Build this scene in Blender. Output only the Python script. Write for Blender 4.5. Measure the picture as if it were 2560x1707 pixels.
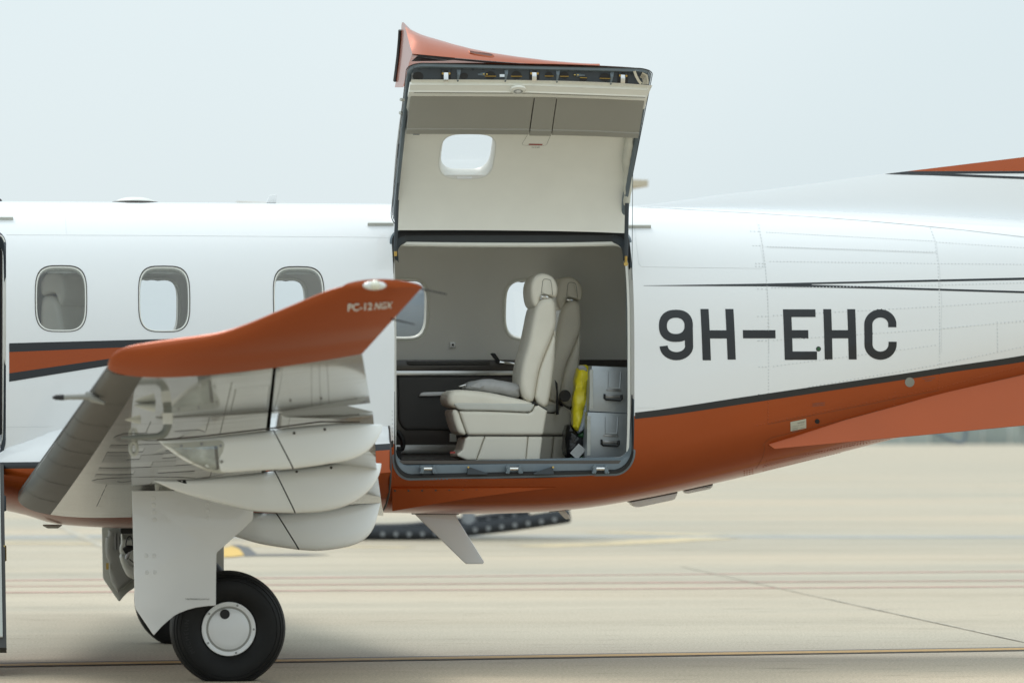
import bpy, bmesh, math, random
import numpy as np
from mathutils import Vector, Matrix, Euler
from mathutils.geometry import delaunay_2d_cdt
from mathutils.bvhtree import BVHTree
random.seed(7)
rad = math.radians; PI = math.pi; sin = math.sin; cos = math.cos
SC = bpy.context.scene; COL = SC.collection
for o in list(bpy.data.objects): bpy.data.objects.remove(o)

# ------------------------------------------------------------------ camera, sky, sun, exposure
FPX = 11450.0; CAM = Vector((0.0, -28.0, 1.39)); CROT = Euler((rad(90 + 1.13), 0, rad(-6.7)))
cd = bpy.data.cameras.new('camera'); cam = bpy.data.objects.new('camera', cd); COL.objects.link(cam)
cam.location = CAM; cam.rotation_euler = CROT
cd.sensor_width = 36; cd.lens = FPX / 2560 * 36; cd.clip_start = 0.5; cd.clip_end = 6000
cd.dof.use_dof = True; cd.dof.focus_distance = 27.5; cd.dof.aperture_fstop = 3.2
SC.camera = cam
SUN_EL, SUN_AZ = 56.0, 120.0      # azimuth: where the sun stands, degrees from +X, anticlockwise
wd = bpy.data.worlds.new('World'); SC.world = wd; wd.use_nodes = True
nt = wd.node_tree; nt.nodes.clear(); N = nt.nodes.new; L = nt.links.new
wout = N('ShaderNodeOutputWorld'); bg = N('ShaderNodeBackground'); bg.inputs[1].default_value = 0.094
sky = N('ShaderNodeTexSky'); sky.sky_type = 'NISHITA'; sky.sun_disc = False
sky.sun_elevation = rad(SUN_EL); sky.sun_rotation = rad(90 - SUN_AZ); sky.air_density = 1.0; sky.dust_density = 4.0
tc = N('ShaderNodeTexCoord'); nz = N('ShaderNodeTexNoise'); nz.inputs['Scale'].default_value = 2.6; nz.inputs['Detail'].default_value = 3.0
L(tc.outputs['Generated'], nz.inputs['Vector'])
cr = N('ShaderNodeValToRGB'); cr.color_ramp.elements[0].position = 0.34; cr.color_ramp.elements[1].position = 0.66
cr.color_ramp.elements[0].color = (7.5, 8.75, 9.2, 1); cr.color_ramp.elements[1].color = (9.0, 10.0, 10.3, 1)
L(nz.outputs['Fac'], cr.inputs['Fac'])
mx = N('ShaderNodeMix'); mx.data_type = 'RGBA'; mx.inputs['Factor'].default_value = 0.9
sx = N('ShaderNodeSeparateXYZ'); L(tc.outputs['Generated'], sx.inputs[0])
mrz = N('ShaderNodeMapRange'); mrz.inputs[1].default_value = 0.0; mrz.inputs[2].default_value = 1.0; mrz.inputs[3].default_value = 0.88; mrz.inputs[4].default_value = 1.62; L(sx.outputs['Z'], mrz.inputs[0])
vm = N('ShaderNodeVectorMath'); vm.operation = 'SCALE'; L(cr.outputs[0], vm.inputs[0]); L(mrz.outputs[0], vm.inputs['Scale'])
L(sky.outputs[0], mx.inputs[6]); L(vm.outputs[0], mx.inputs[7]); L(mx.outputs[2], bg.inputs[0]); L(bg.outputs[0], wout.inputs[0])
sd = bpy.data.lights.new('sun', 'SUN'); sun = bpy.data.objects.new('sun', sd); COL.objects.link(sun)
sd.energy = 1.35; sd.angle = rad(18); sd.color = (1.0, 0.96, 0.9)
sdir = Vector((cos(rad(SUN_EL)) * cos(rad(SUN_AZ)), cos(rad(SUN_EL)) * sin(rad(SUN_AZ)), sin(rad(SUN_EL))))
sun.rotation_euler = sdir.to_track_quat('Z', 'Y').to_euler()
SC.view_settings.view_transform = 'Standard'; SC.view_settings.look = 'None'
SC.view_settings.exposure = 0.12; SC.view_settings.gamma = 1.0; SC.view_settings.use_curve_mapping = False
SC.cycles.max_bounces = 14; SC.cycles.diffuse_bounces = 8; SC.cycles.glossy_bounces = 6; SC.cycles.transparent_max_bounces = 16

# ------------------------------------------------------------------ measuring: a pixel of the 2560 px photograph -> a point at depth y
RM = CROT.to_matrix()
def ray(u, v): return RM @ Vector(((u - 1280) / FPX, (853.5 - v) / FPX, -1))
def PT(u, v, y):
    d = ray(u, v); return CAM + d * ((y - CAM.y) / d.y)
def GP(u, v, z=0.0):
    d = ray(u, v); return CAM + d * ((z - CAM.z) / d.z)
def px(pts, s, ox, oy): return [(ox + x / s, oy + y / s) for x, y in pts]

# ------------------------------------------------------------------ materials
def mat(name, col, rough=0.5, metal=0.0, coat=0.0, var=0.06, scale=6.0, bump=0.0, bscale=200.0, stretch=None, rvar=0.04, spec=0.5, coatr=0.04):
    m = bpy.data.materials.new(name); m.use_nodes = True
    t = m.node_tree; b = t.nodes['Principled BSDF']
    b.inputs['Roughness'].default_value = rough; b.inputs['Metallic'].default_value = metal
    b.inputs['Coat Weight'].default_value = coat; b.inputs['Coat Roughness'].default_value = coatr
    b.inputs['Specular IOR Level'].default_value = spec
    co = t.nodes.new('ShaderNodeTexCoord'); mp = t.nodes.new('ShaderNodeMapping')
    t.links.new(co.outputs['Object'], mp.inputs['Vector'])
    if stretch: mp.inputs['Scale'].default_value = stretch
    n = t.nodes.new('ShaderNodeTexNoise'); n.inputs['Scale'].default_value = scale; n.inputs['Detail'].default_value = 5
    t.links.new(mp.outputs[0], n.inputs['Vector'])
    r = t.nodes.new('ShaderNodeValToRGB')
    r.color_ramp.elements[0].position = 0.3; r.color_ramp.elements[1].position = 0.7
    r.color_ramp.elements[0].color = tuple(max(0, c * (1 - var)) for c in col) + (1,)
    r.color_ramp.elements[1].color = tuple(min(1, c * (1 + var)) for c in col) + (1,)
    t.links.new(n.outputs['Fac'], r.inputs['Fac']); t.links.new(r.outputs[0], b.inputs['Base Color'])
    mr = t.nodes.new('ShaderNodeMapRange'); mr.inputs[3].default_value = max(0, rough - rvar); mr.inputs[4].default_value = rough + rvar
    t.links.new(n.outputs['Fac'], mr.inputs[0]); t.links.new(mr.outputs[0], b.inputs['Roughness'])
    if bump > 0:
        n2 = t.nodes.new('ShaderNodeTexNoise'); n2.inputs['Scale'].default_value = bscale; n2.inputs['Detail'].default_value = 3
        t.links.new(mp.outputs[0], n2.inputs['Vector'])
        bp = t.nodes.new('ShaderNodeBump'); bp.inputs['Strength'].default_value = bump; bp.inputs['Distance'].default_value = 0.01
        t.links.new(n2.outputs['Fac'], bp.inputs['Height']); t.links.new(bp.outputs[0], b.inputs['Normal'])
    return m
def glass(name, tint=(0.9, 0.93, 0.93), fac=0.08):
    m = bpy.data.materials.new(name); m.use_nodes = True; t = m.node_tree; t.nodes.clear()
    o = t.nodes.new('ShaderNodeOutputMaterial'); mi = t.nodes.new('ShaderNodeMixShader'); tr = t.nodes.new('ShaderNodeBsdfTransparent')
    gl = t.nodes.new('ShaderNodeBsdfGlossy'); fr = t.nodes.new('ShaderNodeLayerWeight'); fr.inputs[0].default_value = 0.5
    pw = t.nodes.new('ShaderNodeMath'); pw.operation = 'POWER'; pw.inputs[1].default_value = 5
    ad = t.nodes.new('ShaderNodeMath'); ad.operation = 'ADD'; ad.inputs[1].default_value = .04 + fac; ad.use_clamp = True
    t.links.new(fr.outputs['Facing'], pw.inputs[0])
    n = t.nodes.new('ShaderNodeTexNoise'); n.inputs['Scale'].default_value = 4
    bp = t.nodes.new('ShaderNodeBump'); bp.inputs['Strength'].default_value = 0.03; bp.inputs['Distance'].default_value = 0.02
    t.links.new(n.outputs['Fac'], bp.inputs['Height']); t.links.new(bp.outputs[0], gl.inputs['Normal'])
    tr.inputs[0].default_value = tint + (1,); gl.inputs['Roughness'].default_value = 0.02
    t.links.new(pw.outputs[0], ad.inputs[0]); t.links.new(ad.outputs[0], mi.inputs[0])
    t.links.new(tr.outputs[0], mi.inputs[1]); t.links.new(gl.outputs[0], mi.inputs[2]); t.links.new(mi.outputs[0], o.inputs[0])
    return m
WHITE = mat('white_paint', (0.80, 0.81, 0.815), 0.28, coat=0.8, var=0.005, scale=1.2, rvar=.008, bump=0.02, bscale=4)
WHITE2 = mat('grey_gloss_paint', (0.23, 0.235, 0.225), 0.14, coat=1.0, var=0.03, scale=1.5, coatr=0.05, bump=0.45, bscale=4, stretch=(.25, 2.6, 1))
ORANGE = mat('orange_metallic_paint', (0.345, 0.060, 0.005), 0.30, metal=0.5, coat=0.35, var=0.04, scale=2.0, coatr=0.04, bump=0.02, bscale=4)
CHAR = mat('charcoal_paint', (0.012, 0.014, 0.017), 0.3, spec=.35, coat=0.4, var=0.05)
BOOT = mat('deicing_rubber', (0.034, 0.033, 0.028), 0.42, spec=.35, coat=0.08, var=0.12, scale=3, stretch=(1, .25, 1), coatr=0.12)
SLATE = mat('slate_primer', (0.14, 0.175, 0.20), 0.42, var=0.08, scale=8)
SLATED = mat('dark_slate_and_shade', (0.035, 0.045, 0.055), 0.5, var=0.15, scale=8)  # dark slate fittings; on the door header it holds painted shade
GAP = mat('unlit_gap', (0.008, 0.008, 0.008), 0.9, spec=0.0)
WHITE3 = mat('white_fairing_paint', (0.86, 0.88, 0.88), 0.25, coat=0.8, var=0.015, scale=1.5)
BLACK = mat('black_rubber', (0.010, 0.010, 0.011), 0.55, var=0.2, scale=10)
TYRE = mat('tyre_rubber', (0.009, 0.009, 0.009), 0.55, spec=.3, var=0.22, scale=9, bump=0.08, bscale=120)
CREAM = mat('cream_trim', (0.85, 0.85, 0.79), 0.45, var=0.02)
LINER = mat('cabin_lining', (0.80, 0.795, 0.755), 0.6, var=0.02, scale=3)
GREIGE = mat('greige_panel', (0.33, 0.322, 0.285), 0.5, var=0.03, scale=3)
LEATHER = mat('cream_leather', (0.76, 0.72, 0.62), 0.42, var=0.035, scale=7, bump=0.06, bscale=160)
LEATHER2 = mat('cream_leather_shell', (0.73, 0.695, 0.60), 0.38, var=0.02, scale=5)
FABRIC = mat('grey_fabric', (0.40, 0.40, 0.40), 0.8, var=0.08, scale=25, bump=0.25, bscale=70)
SATIN = mat('pale_strap', (0.56, 0.56, 0.51), 0.5, var=0.04, scale=12)
BROWN = mat('dark_brown_veneer', (0.060, 0.052, 0.046), 0.3, var=0.12, scale=5, stretch=(.3, 1, 6), coat=0.3)
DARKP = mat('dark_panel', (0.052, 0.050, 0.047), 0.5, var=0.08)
CARPET = mat('carpet', (0.055, 0.047, 0.042), 0.9, var=0.25, scale=60, bump=0.4, bscale=300)
ALU = mat('brushed_aluminium', (0.60, 0.61, 0.60), 0.30, metal=0.9, var=0.05, scale=10, stretch=(.2, 1, 8))
CASE = mat('aluminium_case', (0.40, 0.43, 0.45), 0.38, metal=0.55, var=0.07, scale=9, bump=0.05, bscale=40)
CHROME = mat('chrome', (0.72, 0.73, 0.73), 0.12, metal=1.0, var=0.05)
STEEL = mat('steel', (0.30, 0.30, 0.30), 0.35, metal=0.9, var=0.1)
BRASS = mat('brass', (0.55, 0.38, 0.12), 0.3, metal=0.95, var=0.1)
SEAM = mat('panel_sealant', (0.72, 0.735, 0.74), 0.5, var=0.05)
SEAMD = mat('dark_sealant', (0.06, 0.05, 0.045), 0.5, var=0.05)
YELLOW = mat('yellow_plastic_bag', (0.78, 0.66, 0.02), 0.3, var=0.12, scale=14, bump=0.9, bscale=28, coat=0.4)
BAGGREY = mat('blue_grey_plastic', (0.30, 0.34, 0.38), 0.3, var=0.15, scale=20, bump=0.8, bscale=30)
BLACKBAG = mat('black_plastic_bag', (0.010, 0.010, 0.012), 0.25, var=0.2, scale=20, bump=0.9, bscale=25)
CARD = mat('paper_card', (0.55, 0.56, 0.55), 0.7, var=0.05)
INK = mat('grey_ink', (0.12, 0.12, 0.12), 0.7, var=0.05)
REDP = mat('red_print', (0.35, 0.04, 0.03), 0.6, var=0.05)
PLATE = mat('data_plate_metal', (0.50, 0.50, 0.42), 0.4, metal=0.3, var=0.05)
UNDERINK = mat('grey_registration_paint', (0.03, 0.031, 0.032), 0.25, coat=0.9, var=0.04)
LETTERW = mat('white_lettering', (0.72, 0.72, 0.68), 0.4, var=0.02)
PALEG = mat('pale_grey_gel_coat', (0.52, 0.53, 0.49), 0.35, var=0.03, coat=0.4)
OUTLETM = mat('gear_bay_paint', (0.30, 0.30, 0.28), 0.4, var=0.06)
GREEN = mat('green_plastic', (0.02, 0.09, 0.03), 0.3)
WINGLASS = glass('window_glass', (0.97, 0.98, 0.98), 0.015)
OUTGLASS = glass('outer_window_glass', (0.87, 0.90, 0.91), 0.04)
CLEARLENS = glass('clear_lens', (0.9, 0.92, 0.92), 0.12)
DECKGREY = mat('grey_stone_panel', (0.2, 0.2, 0.2), 0.6)
HELIB = mat('blue_grey_helicopter_paint', (0.16, 0.19, 0.22), 0.35, coat=0.5, var=0.05)
FLOATB = mat('float_bag_fabric', (0.022, 0.026, 0.032), 0.6, var=0.2, scale=12, bump=0.2, bscale=30)
FLOATS = mat('pale_grey_stud', (0.20, 0.21, 0.22), 0.5)
BLADEM = mat('sand_rotor_blade', (0.55, 0.49, 0.38), 0.5, var=0.05)
LINEY = mat('yellow_line_paint', (0.40, 0.25, 0.075), 0.7, var=0.2, scale=30)
LINEB = mat('black_line_paint', (0.085, 0.088, 0.088), 0.7, var=0.25, scale=30)
LINER_ = mat('red_line_paint', (0.52, 0.27, 0.23), 0.75, var=0.22, scale=4)
LINEO = mat('faded_yellow_paint', (0.55, 0.445, 0.27), 0.75, var=0.15, scale=4)
JOINT = mat('joint_sealant', (0.42, 0.38, 0.305), 0.8, var=0.3, scale=6)

# ------------------------------------------------------------------ object helpers
def tag(o, label=None, cat=None, group=None, kind=None):
    if label: o['label'] = label
    if cat: o['category'] = cat
    if group: o['group'] = group
    if kind: o['kind'] = kind
    return o
def empty(name, loc, label=None, cat=None, group=None):
    o = bpy.data.objects.new(name, None); o.empty_display_size = 0.1; COL.objects.link(o); o.location = loc
    return tag(o, label, cat, group)
def link(name, me, parent=None):
    o = bpy.data.objects.new(name, me); COL.objects.link(o)
    if parent is not None:
        o.parent = parent
        if parent.type == 'EMPTY': o.matrix_parent_inverse = Matrix.Translation(-parent.location)
    return o
def make(name, verts, faces, mats, parent=None, smooth=True, normals=None, midx=None, weld=False):
    me = bpy.data.meshes.new(name); me.from_pydata([tuple(v) for v in verts], [], faces)
    for m in (mats if isinstance(mats, (list, tuple)) else [mats]): me.materials.append(m)
    me.polygons.foreach_set('use_smooth', [smooth] * len(me.polygons))
    if midx is not None: me.polygons.foreach_set('material_index', midx)
    if normals is None:
        bm = bmesh.new(); bm.from_mesh(me)
        if weld: bmesh.ops.remove_doubles(bm, verts=bm.verts, dist=1e-5)
        bmesh.ops.recalc_face_normals(bm, faces=bm.faces); bm.to_mesh(me); bm.free()
    me.update()
    if normals is not None: me.normals_split_custom_set_from_vertices([tuple(n) for n in normals])
    elif smooth:
        try: me.set_sharp_from_angle(angle=rad(38))
        except Exception: pass
    return link(name, me, parent)
class MB:
    def __init__(s): s.v = []; s.f = []; s.m = []
    def add(s, v, f, m=0):
        k = len(s.v); s.v += [tuple(p) for p in v]; s.f += [tuple(i + k for i in q) for q in f]; s.m += [m] * len(f); return s
    def box(s, x0, x1, y0, y1, z0, z1, m=0):
        v = [(x, y, z) for x in (x0, x1) for y in (y0, y1) for z in (z0, z1)]
        return s.add(v, [(0, 1, 3, 2), (4, 6, 7, 5), (0, 4, 5, 1), (2, 3, 7, 6), (0, 2, 6, 4), (1, 5, 7, 3)], m)
    def prism(s, poly, y0, y1, m=0):      # poly of (x, z)
        n = len(poly); v = [(x, y0, z) for x, z in poly] + [(x, y1, z) for x, z in poly]
        return s.add(v, [tuple(range(n)), tuple(range(2 * n - 1, n - 1, -1))] + [(i, (i + 1) % n, n + (i + 1) % n, n + i) for i in range(n)], m)
    def tube(s, pts, r, n=8, m=0, cap=True):
        pts = [Vector(p) for p in pts]; v = []; f = []
        rs = r if isinstance(r, (list, tuple)) else [r] * len(pts)
        up = None
        for i, p in enumerate(pts):
            t = (pts[min(i + 1, len(pts) - 1)] - pts[max(i - 1, 0)]).normalized()
            if up is None: up = t.orthogonal().normalized()
            up = (up - t * up.dot(t)).normalized(); w = t.cross(up)
            v += [p + (up * cos(2 * PI * k / n) + w * sin(2 * PI * k / n)) * rs[i] for k in range(n)]
        for i in range(len(pts) - 1):
            f += [(i * n + k, i * n + (k + 1) % n, (i + 1) * n + (k + 1) % n, (i + 1) * n + k) for k in range(n)]
        if cap: f += [tuple(range(n)), tuple(range((len(pts) - 1) * n, len(pts) * n))]
        return s.add(v, f, m)
    def lathe_y(s, c, prof, n=48, m=0, zmin=None):   # prof of (radius, y offset) round the y axis through c
        v = []; f = []; c = Vector(c)
        for r, dy in prof:
            for k in range(n):
                a = 2 * PI * k / n; z = c.z + r * sin(a)
                v.append((c.x + r * cos(a), c.y + dy, max(z, zmin) if zmin is not None else z))
        for i in range(len(prof) - 1):
            f += [(i * n + k, i * n + (k + 1) % n, (i + 1) * n + (k + 1) % n, (i + 1) * n + k) for k in range(n)]
        if prof[0][0] > 1e-4: f.append(tuple(range(n)))
        if prof[-1][0] > 1e-4: f.append(tuple(range((len(prof) - 1) * n, len(prof) * n)))
        return s.add(v, f, m)
    def disc(s, c, nrm, r, h, n=10, m=0):
        c = Vector(c); nrm = Vector(nrm).normalized()
        return s.tube([c, c + nrm * h], r, n, m)
    def build(s, name, mats, parent=None, smooth=True, kind=None):
        o = make(name, s.v, s.f, mats, parent, smooth, midx=s.m)
        return tag(o, kind=kind)
def catmull(pts, n=6, closed=True):
    out = []; P = [Vector(p) for p in pts]; m = len(P)
    for i in range(m if closed else m - 1):
        if closed: a, b, c, d = P[i - 1], P[i], P[(i + 1) % m], P[(i + 2) % m]
        else: a, b, c, d = P[max(i - 1, 0)], P[i], P[i + 1], P[min(i + 2, m - 1)]
        for k in range(n):
            t = k / n
            out.append(0.5 * ((2 * b) + (c - a) * t + (2 * a - 5 * b + 4 * c - d) * t * t + (3 * b - a - 3 * c + d) * t ** 3))
    if not closed: out.append(P[-1])
    return out
def chaikin(p, k=2):
    for _ in range(k):
        q = []
        for i in range(len(p)):
            a, b = p[i], p[(i + 1) % len(p)]
            q += [(a[0] * .75 + b[0] * .25, a[1] * .75 + b[1] * .25), (a[0] * .25 + b[0] * .75, a[1] * .25 + b[1] * .75)]
        p = q
    return p
def resamp(pts, n):
    P = [Vector(p) for p in pts]; d = [0.0]
    for a, b in zip(P, P[1:]): d.append(d[-1] + (b - a).length)
    out = []; j = 0
    for i in range(n):
        t = d[-1] * i / (n - 1)
        while j < len(P) - 2 and d[j + 1] < t: j += 1
        k = (t - d[j]) / max(d[j + 1] - d[j], 1e-9); out.append(P[j].lerp(P[j + 1], min(max(k, 0), 1)))
    return out
def inset(p, d):
    n = len(p); out = []
    area = sum(p[i][0] * p[(i + 1) % n][1] - p[(i + 1) % n][0] * p[i][1] for i in range(n))
    sg = 1 if area > 0 else -1
    for i in range(n):
        a = Vector(p[i - 1]); b = Vector(p[i]); c = Vector(p[(i + 1) % n])
        e1 = (b - a); e2 = (c - b)
        if e1.length < 1e-9: e1 = e2
        if e2.length < 1e-9: e2 = e1
        n1 = Vector((-e1.y, e1.x)).normalized() * sg; n2 = Vector((-e2.y, e2.x)).normalized() * sg
        m = n1 + n2
        m = m / max(m.length_squared / 2, 0.35) if m.length > 1e-6 else n1
        out.append((b.x + m.x * d, b.y + m.y * d))
    return out
def bdist(G, poly):
    P = np.array(poly); A = P; B = np.roll(P, -1, 0); D = B - A; L2 = np.maximum((D ** 2).sum(1), 1e-12); out = np.full(len(G), 1e9)
    for i in range(len(P)):
        t = np.clip(((G - A[i]) @ D[i]) / L2[i], 0, 1); q = A[i] + t[:, None] * D[i]; out = np.minimum(out, ((G - q) ** 2).sum(1))
    return np.sqrt(out)
def tri2d(loop, pts=()):
    n = len(loop); r = delaunay_2d_cdt([Vector(p) for p in loop] + [Vector(p) for p in pts], [(i, (i + 1) % n) for i in range(n)], [], 0, 1e-7)
    V = np.array([tuple(v) for v in r[0]]); C = np.array([V[list(f)].mean(0) for f in r[2]]); k = inpoly(C, loop)
    return V, [tuple(f) for f, q in zip(r[2], k) if q], r[3]
def pillow(mb, poly, y0, y1, r, sm=2, steps=4, m=0, back=True):      # poly of (x, z): a rounded slab between y0 and y1
    p = chaikin([tuple(q) for q in poly], sm) if sm else [tuple(q) for q in poly]
    r = min(r, (y1 - y0) / (2 if back else 1) * .98)
    if r < .011:
        q = inset(p, r); lay = [(q, y0), (inset(p, r * .3), y0 + r * .3), (p, y0 + r)] + ([(p, y1 - r), (q, y1)] if back else [(p, y1)])
        n = len(p); v = [(x, y, z) for l, y in lay for x, z in l]; f = []
        for i in range(len(lay) - 1): f += [(i * n + k, i * n + (k + 1) % n, (i + 1) * n + (k + 1) % n, (i + 1) * n + k) for k in range(n)]
        caps = [(q, 0, y0)] + ([(q, len(lay) - 1, y1)] if back else [(p, len(lay) - 1, y1)])
        for lp, li, y in caps:
            V, F, og = tri2d(lp); mp = {}
            for i, o_ in enumerate(og):
                j = [k for k in o_ if k < n]
                if j: mp[i] = li * n + j[0]
                else: mp[i] = len(v); v.append((V[i][0], y, V[i][1]))
            f += [tuple(mp[i] for i in t) for t in F]
        mb.add(v, f, m); return
    p = densify(p, max(r * .7, .006)); n = len(p); ext = []
    for fr in (.07, .28, .6, 1.0):
        q = np.array(inset(p, r * fr)); d = bdist(q, p); ok = inpoly(q, p) & (d > r * fr * .9); ext += [tuple(t) for t, k in zip(q, ok) if k]
    P = np.array(p); lo, hi = P.min(0), P.max(0); g = max(r * .9, .014)
    G = np.stack(np.meshgrid(np.arange(lo[0], hi[0], g), np.arange(lo[1], hi[1], g)), -1).reshape(-1, 2)
    G = G[inpoly(G, p)]
    if len(G):
        d = bdist(G, p); G = G[d > r * 1.05]; ext += [tuple(t) for t in G]
    V, F, og = tri2d(p, ext); d = np.minimum(bdist(V, p), r); h = r - np.sqrt(np.maximum(r * r - (r - d) ** 2, 0)); bi = {}
    for i, o_ in enumerate(og):
        for k in o_:
            if k < n: bi[k] = i
    N0 = len(V); v = [(a_, y0 + c_, b_) for (a_, b_), c_ in zip(V, h)] + [(a_, (y1 - c_) if back else y1, b_) for (a_, b_), c_ in zip(V, h)]
    f = list(F) + [tuple(N0 + i for i in reversed(t)) for t in F]
    ks = sorted(bi); f += [(bi[ks[i]], bi[ks[(i + 1) % len(ks)]], N0 + bi[ks[(i + 1) % len(ks)]], N0 + bi[ks[i]]) for i in range(len(ks))]
    mb.add(v, f, m)
from mathutils import noise as mnoise
def crumple(mb, amp, sc, seed=0):
    for i, p in enumerate(mb.v):
        q = Vector(p) * sc + Vector((seed, 0, 0)); d = mnoise.turbulence_vector(q, 3, True) ; mb.v[i] = (p[0] + d.x * amp, p[1] - abs(d.y) * amp, p[2] + d.z * amp)
def pp(poly_px, y): return [(q.x, q.z) for q in (PT(u, v, y) for u, v in poly_px)]
class Tab:
    def __init__(s, pts):
        pts = sorted(pts); s.x = [p[0] for p in pts]; s.y = [p[1] for p in pts]; n = len(pts); s.m = []
        for i in range(n):
            if i == 0: g = (s.y[1] - s.y[0]) / (s.x[1] - s.x[0])
            elif i == n - 1: g = (s.y[-1] - s.y[-2]) / (s.x[-1] - s.x[-2])
            else:
                a = (s.y[i] - s.y[i - 1]) / (s.x[i] - s.x[i - 1]); b = (s.y[i + 1] - s.y[i]) / (s.x[i + 1] - s.x[i])
                g = 0 if a * b <= 0 else 2 * a * b / (a + b)
            s.m.append(g)
    def __call__(s, t):
        x = s.x
        if t <= x[0]: return s.y[0] + s.m[0] * (t - x[0])
        if t >= x[-1]: return s.y[-1] + s.m[-1] * (t - x[-1])
        i = max(k for k in range(len(x)) if x[k] <= t); i = min(i, len(x) - 2)
        h = x[i + 1] - x[i]; k = (t - x[i]) / h
        return ((1 + 2 * k) * (1 - k) ** 2 * s.y[i] + k * (1 - k) ** 2 * h * s.m[i] + k * k * (3 - 2 * k) * s.y[i + 1] + k * k * (k - 1) * h * s.m[i + 1])

# constrained triangulation of shapes in a 2-D parameter space, mapped on to a surface
def inpoly(P, poly):
    x, y = P[:, 0], P[:, 1]; r = np.zeros(len(P), bool); n = len(poly)
    for i in range(n):
        x1, y1 = poly[i]; x2, y2 = poly[(i + 1) % n]
        if y1 == y2: continue
        c = ((y1 > y) != (y2 > y)) & (x < (x2 - x1) * (y - y1) / (y2 - y1) + x1); r ^= c
    return r
def densify(loop, d):
    out = []
    for i in range(len(loop)):
        a = Vector(loop[i]); b = Vector(loop[(i + 1) % len(loop)]); k = max(1, int((b - a).length / d + .5))
        out += [tuple(a.lerp(b, j / k)) for j in range(k)]
    return out
def cdt(name, shapes, dx, dy, fn, mats, parent, extra=(), matfn=None, edge=None, flip=False):
    # shapes: [(outer, [holes])] ; fn(x, y) -> (point, normal)
    edge = edge or min(dx, dy)
    loops = []; S = []
    for o, hs in shapes:
        o = densify(o, edge); hs = [densify(h, edge) for h in hs]; S.append((o, hs)); loops += [o] + hs
    V = []; E = []
    for lp in loops:
        k = len(V); V += lp; E += [(k + i, k + (i + 1) % len(lp)) for i in range(len(lp))]
    for ln in extra:
        k = len(V); V += ln; E += [(k + i, k + i + 1) for i in range(len(ln) - 1)]
    B = np.array(V); lo = B.min(0); hi = B.max(0)
    gx = np.arange(lo[0] + dx * .5, hi[0], dx); gy = np.arange(lo[1] + dy * .5, hi[1], dy)
    if len(gx) and len(gy):
        G = np.stack(np.meshgrid(gx, gy), -1).reshape(-1, 2)
        keep = np.zeros(len(G), bool)
        for o, hs in S:
            k = inpoly(G, o)
            for h in hs: k &= ~inpoly(G, h)
            keep |= k
        G = G[keep]
        if len(G):
            lim = min(dx, dy) * .45; ok = np.ones(len(G), bool)
            for c in range(0, len(B), 400):
                bb = B[c:c + 400]; l2 = bb.min(0) - lim; h2 = bb.max(0) + lim
                near = np.where((G >= l2).all(1) & (G <= h2).all(1))[0]
                if len(near):
                    d = ((G[near][:, None, :] - bb[None]) ** 2).sum(2).min(1); ok[near[d < lim * lim]] = False
            V = V + [tuple(g) for g in G[ok]]
    r = delaunay_2d_cdt([Vector(v) for v in V], E, [], 0, 1e-6)
    rv = [tuple(v) for v in r[0]]; rf = [tuple(f) for f in r[2]]
    C = np.array([[sum(rv[i][0] for i in f) / len(f), sum(rv[i][1] for i in f) / len(f)] for f in rf])
    keep = np.zeros(len(C), bool)
    for o, hs in S:
        k = inpoly(C, o)
        for h in hs: k &= ~inpoly(C, h)
        keep |= k
    rf = [f for f, k in zip(rf, keep) if k]; C = C[keep]
    used = sorted({i for f in rf for i in f}); mp = {i: k for k, i in enumerate(used)}
    P = []; Nn = []
    for i in used:
        p, n = fn(*rv[i]); P.append(p); Nn.append(-n if flip else n)
    F = []
    for f in rf:
        f = tuple(mp[i] for i in f); a, b, c = (P[i] for i in f[:3])
        if (b - a).cross(c - a).dot(Nn[f[0]]) < 0: f = f[::-1]
        F.append(f)
    mi = [matfn(*c) for c in C] if matfn else None
    return make(name, P, F, mats, parent, True, Nn, mi)
def loft(loops, closed=True, cap0=False, cap1=False):
    n = len(loops[0]); v = [p for l in loops for p in l]; f = []
    for i in range(len(loops) - 1):
        for k in range(n if closed else n - 1):
            f.append((i * n + k, i * n + (k + 1) % n, (i + 1) * n + (k + 1) % n, (i + 1) * n + k))
    if cap0: f.append(tuple(range(n)))
    if cap1: f.append(tuple(range((len(loops) - 1) * n, len(loops) * n)))
    return v, f
def text_mesh(s, size, extr=0.0, bold=0.0, shear=0.0, spacing=1.0, sub_=0):
    cu = bpy.data.curves.new('t', 'FONT'); cu.body = s; cu.size = size; cu.extrude = extr; cu.offset = bold; cu.shear = shear
    cu.space_character = spacing; cu.resolution_u = 3
    ob = bpy.data.objects.new('t', cu); COL.objects.link(ob); bpy.context.view_layer.update()
    dg = bpy.context.evaluated_depsgraph_get(); me = bpy.data.meshes.new_from_object(ob.evaluated_get(dg))
    v = [tuple(p.co) for p in me.vertices]; f = [tuple(p.vertices) for p in me.polygons]
    if sub_:
        bm = bmesh.new(); bm.from_mesh(me); bmesh.ops.triangulate(bm, faces=bm.faces); bmesh.ops.subdivide_edges(bm, edges=bm.edges, cuts=sub_, use_grid_fill=True); bmesh.ops.triangulate(bm, faces=bm.faces); bm.to_mesh(me); bm.free()
        v = [tuple(p.co) for p in me.vertices]; f = [tuple(p.vertices) for p in me.polygons]
    bpy.data.objects.remove(ob); bpy.data.curves.remove(cu); bpy.data.meshes.remove(me)
    return v, f
BVH = {}
def bvh(objs):
    V = []; F = []
    for o in objs:
        k = len(V); V += [v.co.copy() for v in o.data.vertices]; F += [tuple(i + k for i in p.vertices) for p in o.data.polygons]
    return BVHTree.FromPolygons(V, F)
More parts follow.
